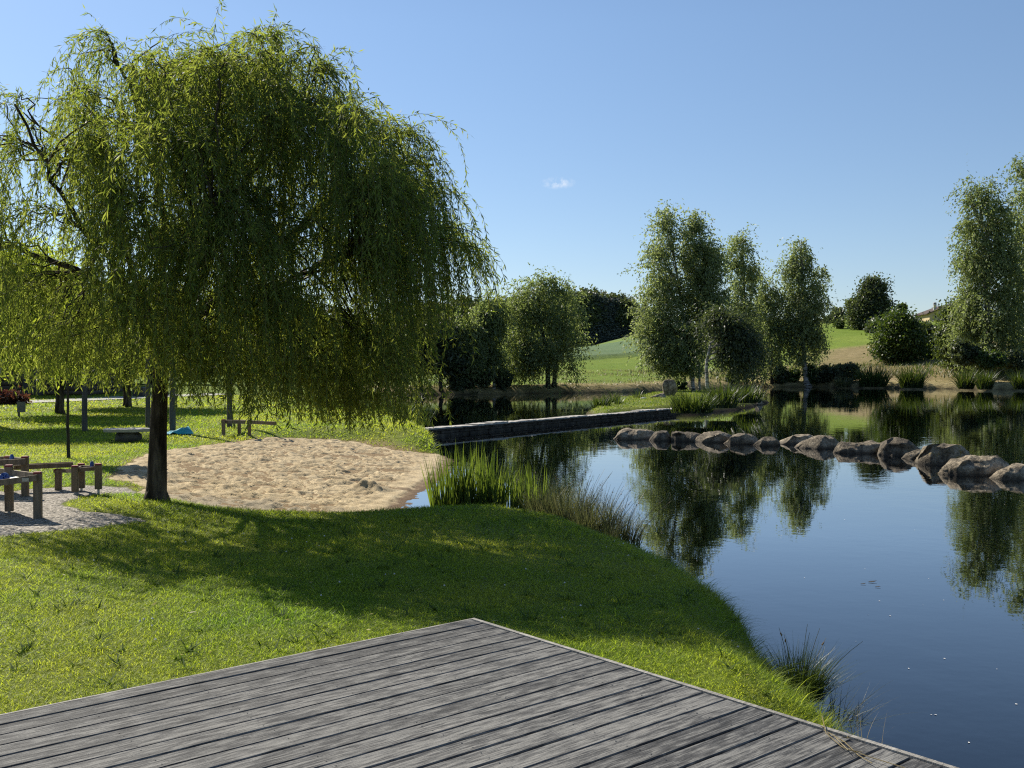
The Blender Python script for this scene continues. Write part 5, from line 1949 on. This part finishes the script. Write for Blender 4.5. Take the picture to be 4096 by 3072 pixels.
# ------------------------------------------------------------------ stone wall in the pond
wa, wb_ = P(433, 437, 0), P(676, 414.0, 0)
wdir = wb_ - wa
wlen = np.linalg.norm(wdir[:2])
wall = thing('stone_wall', 'low dry stone weir wall dividing the pond', 'wall', (wa[0], wa[1], 0), rz=math.atan2(wdir[1], wdir[0]))
mb = MB()
r_ = np.random.default_rng(500)
for row, (z0, z1) in enumerate(((-.6, -.02), (-.015, .09), (.095, .18), (.185, .255))):
    x = -2.2 - r_.random() * .3
    while x < wlen:
        w = r_.uniform(.35, 1.1)
        w = min(w, wlen - x + .01)
        d = r_.uniform(-.03, .03)
        mb.box((x + w / 2, .18 + d, (z0 + z1) / 2), (w - .018, .46, z1 - z0 - .008), bev=.03)
        x += w
mb.build('stonework', M['granite'], wall)
mb = MB()
x = -2.2
while x < wlen + .05:
    w = r_.uniform(.5, 1.5)
    w = min(w, max(wlen + .1 - x, .2))
    zt = .305 + r_.uniform(-.03, .03)
    n_ = 6
    top, bot = [], []
    for j in range(n_ + 1):
        xx_ = x + .01 + (w - .02) * j / n_
        top.append((xx_, -.09 + r_.uniform(-.03, .03), zt + r_.uniform(-.014, .014)))
        bot.append((xx_, .46 + r_.uniform(-.03, .03), zt + r_.uniform(-.01, .01)))
    vs = top + bot + [(a, b, .257) for a, b, c in top] + [(a, b, .257) for a, b, c in bot]
    m_ = n_ + 1
    fs = []
    for j in range(n_):
        fs.append((j, j + 1, m_ + j + 1, m_ + j))
        fs.append((2 * m_ + j, 2 * m_ + j + 1, j + 1, j))
        fs.append((m_ + j, m_ + j + 1, 3 * m_ + j + 1, 3 * m_ + j))
    fs.append((0, m_, 3 * m_, 2 * m_))
    fs.append((n_, 2 * m_ + n_, 3 * m_ + n_, m_ + n_))
    mb.add(vs, fs)
    x += w
mb.build('coping', M['slab'], wall)

# ------------------------------------------------------------------ water play tables
GT = 'timber water play tables'


def post(mb_, base, h, w=.095, rot=0.0, zoff=0.0):
    mb_.box((base[0], base[1], base[2] + h / 2 + zoff), (w, w, h), Matrix.Rotation(rot, 3, 'Z'), bev=.008)


def table(name, label, posts, beams, wheels=(), levers=(), plate=None, trough=None):
    """posts: (u, vbase, vtop, peg); beams: ((u,v,Y),(u,v,Y),w,h)"""
    o_ = cast(posts[0][0], posts[0][1])
    t = thing(name, label, 'play table', tuple(o_), GT)
    for (u, vb, vt, vpeg) in posts:
        gb = cast(u, vpeg)
        top = PY(u, vt, gb[1])
        zb = PY(u, vb, gb[1])[2]
        zb = max(zb, gb[2])
        h = top[2] - zb
        mb_ = MB()
        mb_.box(tuple(np.array([gb[0], gb[1], zb + h / 2]) - o_), (.095, .095, h), Matrix.Rotation(.25, 3, 'Z'), bev=.008)
        pl = mb_.build('post', M['timber'], t)
        mb_ = MB()
        c = np.array([gb[0], gb[1], top[2]]) - o_
        mb_.box((c[0], c[1], c[2] + .011), (.102, .102, .022), Matrix.Rotation(.25, 3, 'Z'), .82, bev=.008)
        mb_.build('cap', M['red_cap'], pl)
        if vpeg - vb > 1.2:
            mb_ = MB()
            mb_.tube([(c[0], c[1], gb[2] - .1 - o_[2]), (c[0], c[1], zb - o_[2] + .01)], .018, 8)
            mb_.build('steel_foot', M['steel'], pl)
    for a, b, w, h in beams:
        mb_ = MB()
        mb_.beam(tuple(PY(*a) - o_), tuple(PY(*b) - o_), w, h)
        mb_.build('beam', M['timber'], t)
    if trough:
        mb_ = MB()
        pts = [PY(*q) - o_ for q in trough]
        n_ = len(pts)
        vs = [tuple(p) for p in pts] + [tuple(p - (0, 0, .02)) for p in pts]
        fs = [tuple(range(n_)), tuple(range(2 * n_ - 1, n_ - 1, -1))] + [(i, n_ + i, n_ + (i + 1) % n_, (i + 1) % n_) for i in range(n_)]
        mb_.add(vs, fs)
        mb_.build('tray', M['steel'], t)
    for (u, v, Y, r0) in wheels:
        c = PY(u, v, Y) - o_
        mb_ = MB()
        mb_.tube([tuple(c + (0, -.012, 0)), tuple(c + (0, .012, 0))], r0, 24)
        for k in range(6):
            a_ = k * math.pi / 3
            d_ = np.array([math.cos(a_), 0, math.sin(a_)]) * r0 * .92
            mb_.beam(tuple(c + (0, -.02, 0)), tuple(c + d_ + (0, -.02, 0)), .015, .012)
        mb_.build('water_wheel', M['blue_plastic'], t)
    for (u, vb, vt, Y) in levers:
        a, b = PY(u, vb, Y) - o_, PY(u, vt, Y) - o_
        mb_ = MB()
        d_ = b - a
        mb_.tube([tuple(a + d_ * f_) for f_ in (0, .25, .6, .85, 1.0)], [.026, .030, .030, .024, .012], 10)
        mb_.build('lever', M['blue_plastic'], t)
    if plate:
        c = PY(*plate) - o_
        mb_ = MB()
        mb_.box(tuple(c), (.085, .004, .045), Matrix.Rotation(.0, 3, 'Z'))
        mb_.build('plate', M['label_plate'], t)
    return t


table('water_table', 'nearest timber water table with a pale plate and blue water wheel',
      [(38, 520.5, 473.5, 521), (9.3, 511, 466.5, 514.5), (-28, 524, 479, 524)],
      [((-30, 487, 12.4), (37, 477.8, 12.4), .035, .075), ((-34, 466.5, 14.0), (37, 476.2, 12.5), .035, .075), ((-30, 487, 12.4), (-34, 467, 14.0), .035, .075)],
      wheels=[(4.5, 477.5, 12.75, .062)], plate=(25.5, 479.8, 12.375), trough=[(-30, 488.5, 12.42), (36, 479.5, 12.45), (-33, 469.5, 13.9)])
table('water_table', 'rear timber water table at the frame edge with a blue lever',
      [(25.3, 497.5, 457.6, 498), (-20, 500, 461, 500.5), (8, 493, 457.3, 493.5)],
      [((-22, 464.0, 14.5), (25.3, 461.6, 14.55), .035, .085), ((-22, 460.6, 15.2), (8, 458.9, 15.25), .035, .085), ((8, 459, 15.25), (25.3, 460.8, 14.6), .035, .075)],
      levers=[(11.9, 461, 454.2, 14.9)], trough=[(-22, 463.5, 14.6), (24, 461.8, 14.6), (9, 460.5, 15.2), (-22, 462, 15.2)])
table('water_channel', 'long narrow timber channel leading to the small water table',
      [(58.5, 491, 470.2, 491.3)],
      [((14, 467.6, 15.2), (73, 464.9, 15.45), .025, .07), ((14, 466.6, 15.35), (73, 463.9, 15.6), .025, .07), ((14, 468.3, 15.28), (73, 466.0, 15.52), .12, .02), ((55, 471, 15.45), (68.5, 470.8, 15.3), .06, .05)])
table('water_table', 'small three legged water table with a blue lever by the sand',
      [(75.2, 491.7, 467, 495.8), (98.5, 489, 465, 495), (81.5, 488, 464.8, 492.5)],
      [((75.2, 470.2, 14.9), (98.5, 468.2, 14.98), .03, .055), ((75.2, 469.8, 14.95), (81.5, 467.4, 15.3), .03, .055), ((81.5, 467.2, 15.3), (98.5, 467.6, 15.0), .03, .055), ((66, 471, 15.35), (75.2, 470.6, 14.95), .04, .055)],
      levers=[(91.9, 467.5, 461.2, 15.05)], trough=[(75.5, 470.5, 14.95), (98, 468.5, 15.0), (82, 467.8, 15.28)])
table('timber_frame', 'dark timber frame table behind the beach',
      [(223.5, 436, 420, 436.2), (249.5, 436.5, 420.5, 437), (239.3, 434, 420.5, 434.3)],
      [((222, 421.8, 26.9), (251, 422.2, 26.6), .05, .09), ((239.3, 421.2, 28.2), (251, 422, 26.6), .05, .09), ((222, 421.6, 26.9), (239.3, 421.2, 28.2), .05, .09), ((250, 422, 26.6), (276, 423.5, 26.2), .05, .09)])

# ------------------------------------------------------------------ other things on the lawn
GP = 'wooden poles on the lawn'
for i, (u, v, w, hgt, lab) in enumerate(((84.7, 431.7, .075, 2.6, 'round wooden pole left of the stone table'), (148, 427.7, .07, 2.6, 'round wooden pole just left behind the willow trunk'),
                                         (172.6, 432.6, .085, 2.8, 'thick wooden pole by the turquoise cloth'), (229.6, 427.5, .08, 2.8, 'round wooden pole behind the timber frame table'))):
    b = cast(u, v)
    t = thing('wooden_pole', lab, 'pole', tuple(b), GP)
    mb = MB()
    mb.tube([(0, 0, -.2), (0, 0, .5), (.01, 0, hgt * .6), (.015, 0, hgt)], [w, w * .98, w * .95, w * .92], 12)
    mb.build('shaft', M['pole'], t, smooth=False)
    mb = MB()
    mb.tube([(.015, 0, hgt), (.015, 0, hgt + .03)], [w * 1.05, w * .5], 12)
    mb.build('top_cap', M['steel'], t)

# stone table
tb = cast(126, 442)
k = tb[1] / F
t = thing('stone_table', 'irregular stone slab table on a rough boulder base', 'table', tuple(tb))
o = boulder_mesh('base', (14.5 * k, .30, 8.6 * k), 601, M['dark_stone'], t, cuts=8, rough=.06, sub=3)
o.location = (0, .1, 5.0 * k)
mb = MB()
out_ = []
r_ = np.random.default_rng(602)
for j in range(26):
    a = 2 * math.pi * j / 26
    rr = 1 + .10 * math.sin(2 * a + 1) + .07 * math.sin(5 * a + .4) + r_.uniform(-.03, .03)
    out_.append((22 * k * rr * math.cos(a), .42 * rr * math.sin(a)))
zt = 13.2 * k
n_ = 26
vs = [(x, y + .1, zt) for x, y in out_] + [(x * 1.02, y * 1.02 + .1, zt - .012) for x, y in out_] + [(x * .98, y * .98 + .1, zt - .075) for x, y in out_]
fs = [tuple(range(n_)), tuple(range(3 * n_ - 1, 2 * n_ - 1, -1))]
for q in (0, n_):
    fs += [(q + i, q + n_ + i, q + n_ + (i + 1) % n_, q + (i + 1) % n_) for i in range(n_)]
mb.add(vs, fs)
mb.build('slab', M['slab'], t)

# crumpled turquoise cloth
b = cast(177, 434.5)
k = b[1] / F
xs_, ys_ = np.linspace(-15 * k, 15 * k, 44), np.linspace(-.35, .55, 36)
X, Y_ = np.meshgrid(xs_, ys_)
rr = np.sqrt((X / (15 * k)) ** 2 + ((Y_ - .1) / .5) ** 2) + .15 * fbm(X * 3, Y_ * 3, 7)
Z = (.03 + .07 * np.abs(vnoise(X * 5, Y_ * 6, 3)) + .10 * np.exp(-((X - 6 * k) / .16) ** 2)) * sstep(1.02, .7, rr) + .012
V = np.stack([X.ravel(), Y_.ravel(), Z.ravel()], 1)
i = (np.arange(43)[None, :] + 44 * np.arange(35)[:, None]).ravel()
Q = np.stack([i, i + 1, i + 45, i + 44], 1)
Q = Q[(rr.ravel() < 1.0)[Q].all(1)]
o = mesh_quads('crumpled_cloth', V, Q, M['tarp'], smooth=True)
o.location = tuple(b)
sol = o.modifiers.new('thick', 'SOLIDIFY')
sol.thickness = .008
tag(o, 'crumpled turquoise cloth lying in the grass beside a pole', 'cloth')

# sign
b = cast(18.8, 417)
k = b[1] / F
t = thing('sign', 'small grey notice board on one post at the left frame edge', 'sign', tuple(b))
mb = MB()
mb.box((0, 0, 7.4 * k), (.06, .06, 15 * k + .1), bev=.005)
mb.build('post', M['pole'], t)
mb = MB()
mb.box((3.2 * k, -.045, 10.0 * k), (8.2 * k, .03, 10.2 * k))
mb.build('board', M['sign_grey'], t)

# log building with a roof, far left
b = cast(20, 399.5)
k = b[1] / F
t = thing('log_building', 'dark log walled building behind the path at the left', 'building', (b[0] - 3.0, b[1] + 3.5, H1(b[0] - 3, b[1] + 3.5)), rz=.12)
mb = MB()
for i in range(11):
    mb.tube([(-7, 0, .12 + i * .23), (4.6, 0, .12 + i * .23)], .12, 10)
    mb.tube([(4.5, -.2, .12 + i * .23), (4.5, 6, .12 + i * .23)], .12, 10)
mb.box((-1.2, 3.1, 1.3), (11.2, 5.8, 2.4))
mb.build('wall', M['log_wall'], t)
mb = MB()
mb.add([(-7.6, -1.0, 2.5), (5.4, -1.0, 2.5), (5.4, 3, 4.2), (-7.6, 3, 4.2), (-7.6, -1.0, 2.38), (5.4, -1.0, 2.38), (5.4, 3, 4.08), (-7.6, 3, 4.08), (-7.6, 7, 2.5), (5.4, 7, 2.5), (-7.6, 7, 2.38), (5.4, 7, 2.38)],
       [(0, 1, 2, 3), (4, 7, 6, 5), (0, 4, 5, 1), (3, 2, 9, 8), (7, 10, 11, 6), (8, 9, 11, 10), (1, 5, 6, 2), (0, 3, 7, 4), (2, 6, 11, 9), (3, 8, 10, 7)])
mb.build('roof', M['roof_dark'], t)
mb = MB()
mb.box((1.9, -.15, 1.0), (.95, .06, 2.0))
mb.build('door', M['plastic_dark'], t)
mb = MB()
mb.box((.2, -.15, 1.45), (.5, .06, .8))
mb.build('window', M['white'], t)
# bin
b = cast(139.5, 397)
k = b[1] / F
t = thing('waste_bin', 'dark waste bin beside the path end behind the willow', 'bin', tuple(b))
mb = MB()
mb.box((0, 0, 4.6 * k), (10 * k, .5, 9.2 * k), None, 1.05, bev=.03)
mb.build('body', M['plastic_dark'], t)
mb = MB()
mb.box((0, 0, 9.6 * k), (11 * k, .56, .6 * k), None, .9, bev=.03)
mb.build('lid', M['plastic_dark'], t)

# posts on the far bank
for (u, v, hpx, w, lab) in ((869.7, 372.5, 6, .09, 'short dark post standing in the meadow above the reeds'), (995, 377, 13.5, .16, 'tall pale post on the right bank under the birch')):
    b = cast(u, v)
    k = b[1] / F
    t = thing('fence_post', lab, 'post', tuple(b))
    mb = MB()
    mb.tube([(0, 0, -.2), (0, 0, hpx * k * .5), (0, 0, hpx * k)], [w, w * .97, w * .9], 8)
    mb.build('shaft', M['timber'], t)
    mb = MB()
    mb.tube([(0, 0, hpx * k), (0, 0, hpx * k + .05)], [w * .9, w * .3], 8)
    mb.build('tip', M['timber'], t)


# ------------------------------------------------------------------ houses on the hill
def gable_house(name, label, loc, rz, w, d, h, rise, wallmat, roofmat, over=.5, chimney=None, windows=()):
    """gable end faces local -y"""
    t = thing(name, label, 'house', loc, None, rz)
    mb = MB()
    mb.add([(-w / 2, 0, -1), (w / 2, 0, -1), (w / 2, 0, h), (0, 0, h + rise), (-w / 2, 0, h), (-w / 2, d, -1), (w / 2, d, -1), (w / 2, d, h), (0, d, h + rise), (-w / 2, d, h)],
           [(0, 1, 2, 3, 4), (9, 8, 7, 6, 5), (1, 6, 7, 2), (0, 4, 9, 5)])
    mb.build('wall', wallmat, t)
    mb = MB()
    s = rise / (w / 2)
    for sg in (-1, 1):
        x1 = sg * (w / 2 + over)
        z1 = h - s * over
        vs = [(0, -over, h + rise + .04), (x1, -over, z1 + .04), (x1, d + over, z1 + .04), (0, d + over, h + rise + .04),
              (0, -over, h + rise + .26), (x1, -over, z1 + .26), (x1, d + over, z1 + .26), (0, d + over, h + rise + .26)]
        mb.add(vs, [(4, 5, 6, 7), (3, 2, 1, 0), (0, 1, 5, 4), (1, 2, 6, 5), (2, 3, 7, 6)])
    rf = mb.build('roof', roofmat, t)
    if chimney:
        mb = MB()
        cx_, cy_, cz_, cr_ = chimney
        mb.box((cx_, cy_, cz_ - .5), (cr_ * 1.6, cr_ * 1.6, 1.6), bev=.05)
        mb.tube([(cx_, cy_, cz_ + .3), (cx_, cy_, cz_ + .85), (cx_, cy_, cz_ + .95)], [cr_, cr_, cr_ * .4], 12)
        mb.build('chimney', M['steel'], rf)
    for (x_, z_, ww_, hh_) in windows:
        mb = MB()
        mb.box((x_, -.03, z_), (ww_, .06, hh_))
        wi = mb.build('window', M['white'], t)
        mb = MB()
        mb.box((x_, -.065, z_), (ww_ * .8, .02, hh_ * .82))
        mb.build('pane', M['window'], wi)
    return t


b = PY(956, 325, 225)
zz = H1(b[0], 225)
kk_ = 225 / F
apex = ZC + (367.5 - 304.5) * kk_
eave = ZC + (367.5 - 313.2) * kk_
gable_house('house', 'beige gabled house with a dark roof on the hilltop', (b[0] - .5, 225, zz), -.10, 10.5, 11, eave - zz, apex - eave, M['render_beige'], M['roof_dark'], .7, (-3.2, 3, eave - zz + 1.7, .38))
b = PY(892, 325, 245)
zz = H1(b[0], 245)
kk_ = 245 / F
zt_ = ZC + (367.5 - 313.5) * kk_
gable_house('house', 'small pale green house half hidden behind the round tree', (b[0], 245, zz), .1, 5.2, 12, zt_ - zz - 2.2, 1.9, M['render_green'], M['roof_tile'], .4, None, [(-.2, zt_ - zz - 2.6, .9, 1.1)])
b = PY(905, 325, 247)
gable_house('house', 'low brown roofed house to the right of the pale green one', (b[0] + .5, 258, zz), -math.pi / 2 * .96, 7, 5, zt_ - zz - 2.4, 2.6, M['render_beige'], M['roof_tile'], .4)
# retaining wall in the garden
b = cast(876, 333)
k = b[1] / F
t = thing('garden_wall', 'low stone garden wall below the round bush', 'wall', tuple(b))
mb = MB()
for i in range(12):
    mb.box((-6 * k + i * k * 1.1, 0, .25), (k * 1.06, .4, .5 + .06 * math.sin(i * 2.3)), bev=.04)
mb.build('stonework', M['granite'], t)

pr_ = np.random.default_rng(720)
pp_, qq_ = [], []
for _ in range(150):
    u, v = pr_.uniform(420, 1100), 400 + 360 * pr_.random() ** 1.6
    b = P(u, v, .004)
    if poly_sd(np.array([b[0]]), np.array([b[1]]), POND)[0] < .4:
        continue
    s_ = pr_.uniform(.004, .011)
    a_ = pr_.uniform(0, 6.28)
    i0 = len(pp_)
    for kx in range(5):
        pp_.append((b[0] + s_ * math.cos(a_ + kx * 1.257) * pr_.uniform(.6, 1.2), b[1] + s_ * math.sin(a_ + kx * 1.257) * pr_.uniform(.6, 1.2), .004))
    qq_.append(tuple(range(i0, i0 + 5)))
mb = MB()
mb.add(pp_, qq_)
tag(mb.build('pollen', M['white']), 'tiny pale flecks of pollen floating on the pond', 'pollen', kind='stuff')

# floating leaves on the water
r_ = np.random.default_rng(700)
for i, (u, v, lab) in enumerate(((872, 582, 'largest dark leaf floating on the open water'), (863, 584, 'small dark leaf floating left of the largest leaf'), (877.5, 587, 'dark leaf floating just below the largest leaf'))):
    b = P(u, v, .004)
    mb = MB()
    s_ = .03 if i == 0 else .018
    ang = (.2, .1, -.1)[i]
    pts = [(-1, 0, 0), (-.4, .35, .12), (.3, .4, .2), (1.2, .1, .35), (.4, -.3, .1), (-.4, -.3, .05)]
    top_ = [(p[0] * s_ * 1.6 * math.cos(ang), p[1] * s_ * 1.6 + p[0] * s_ * math.sin(ang), p[2] * s_ + .003) for p in pts]
    bot_ = [(x, y, z - .002) for x, y, z in top_]
    mb.add(top_ + bot_, [tuple(range(6)), tuple(range(11, 5, -1))] + [(j, 6 + j, 6 + (j + 1) % 6, (j + 1) % 6) for j in range(6)])
    o = mb.build('floating_leaf', M['bark_brown'])
    o.location = tuple(b)
    tag(o, lab, 'leaf', 'leaves floating on the pond')
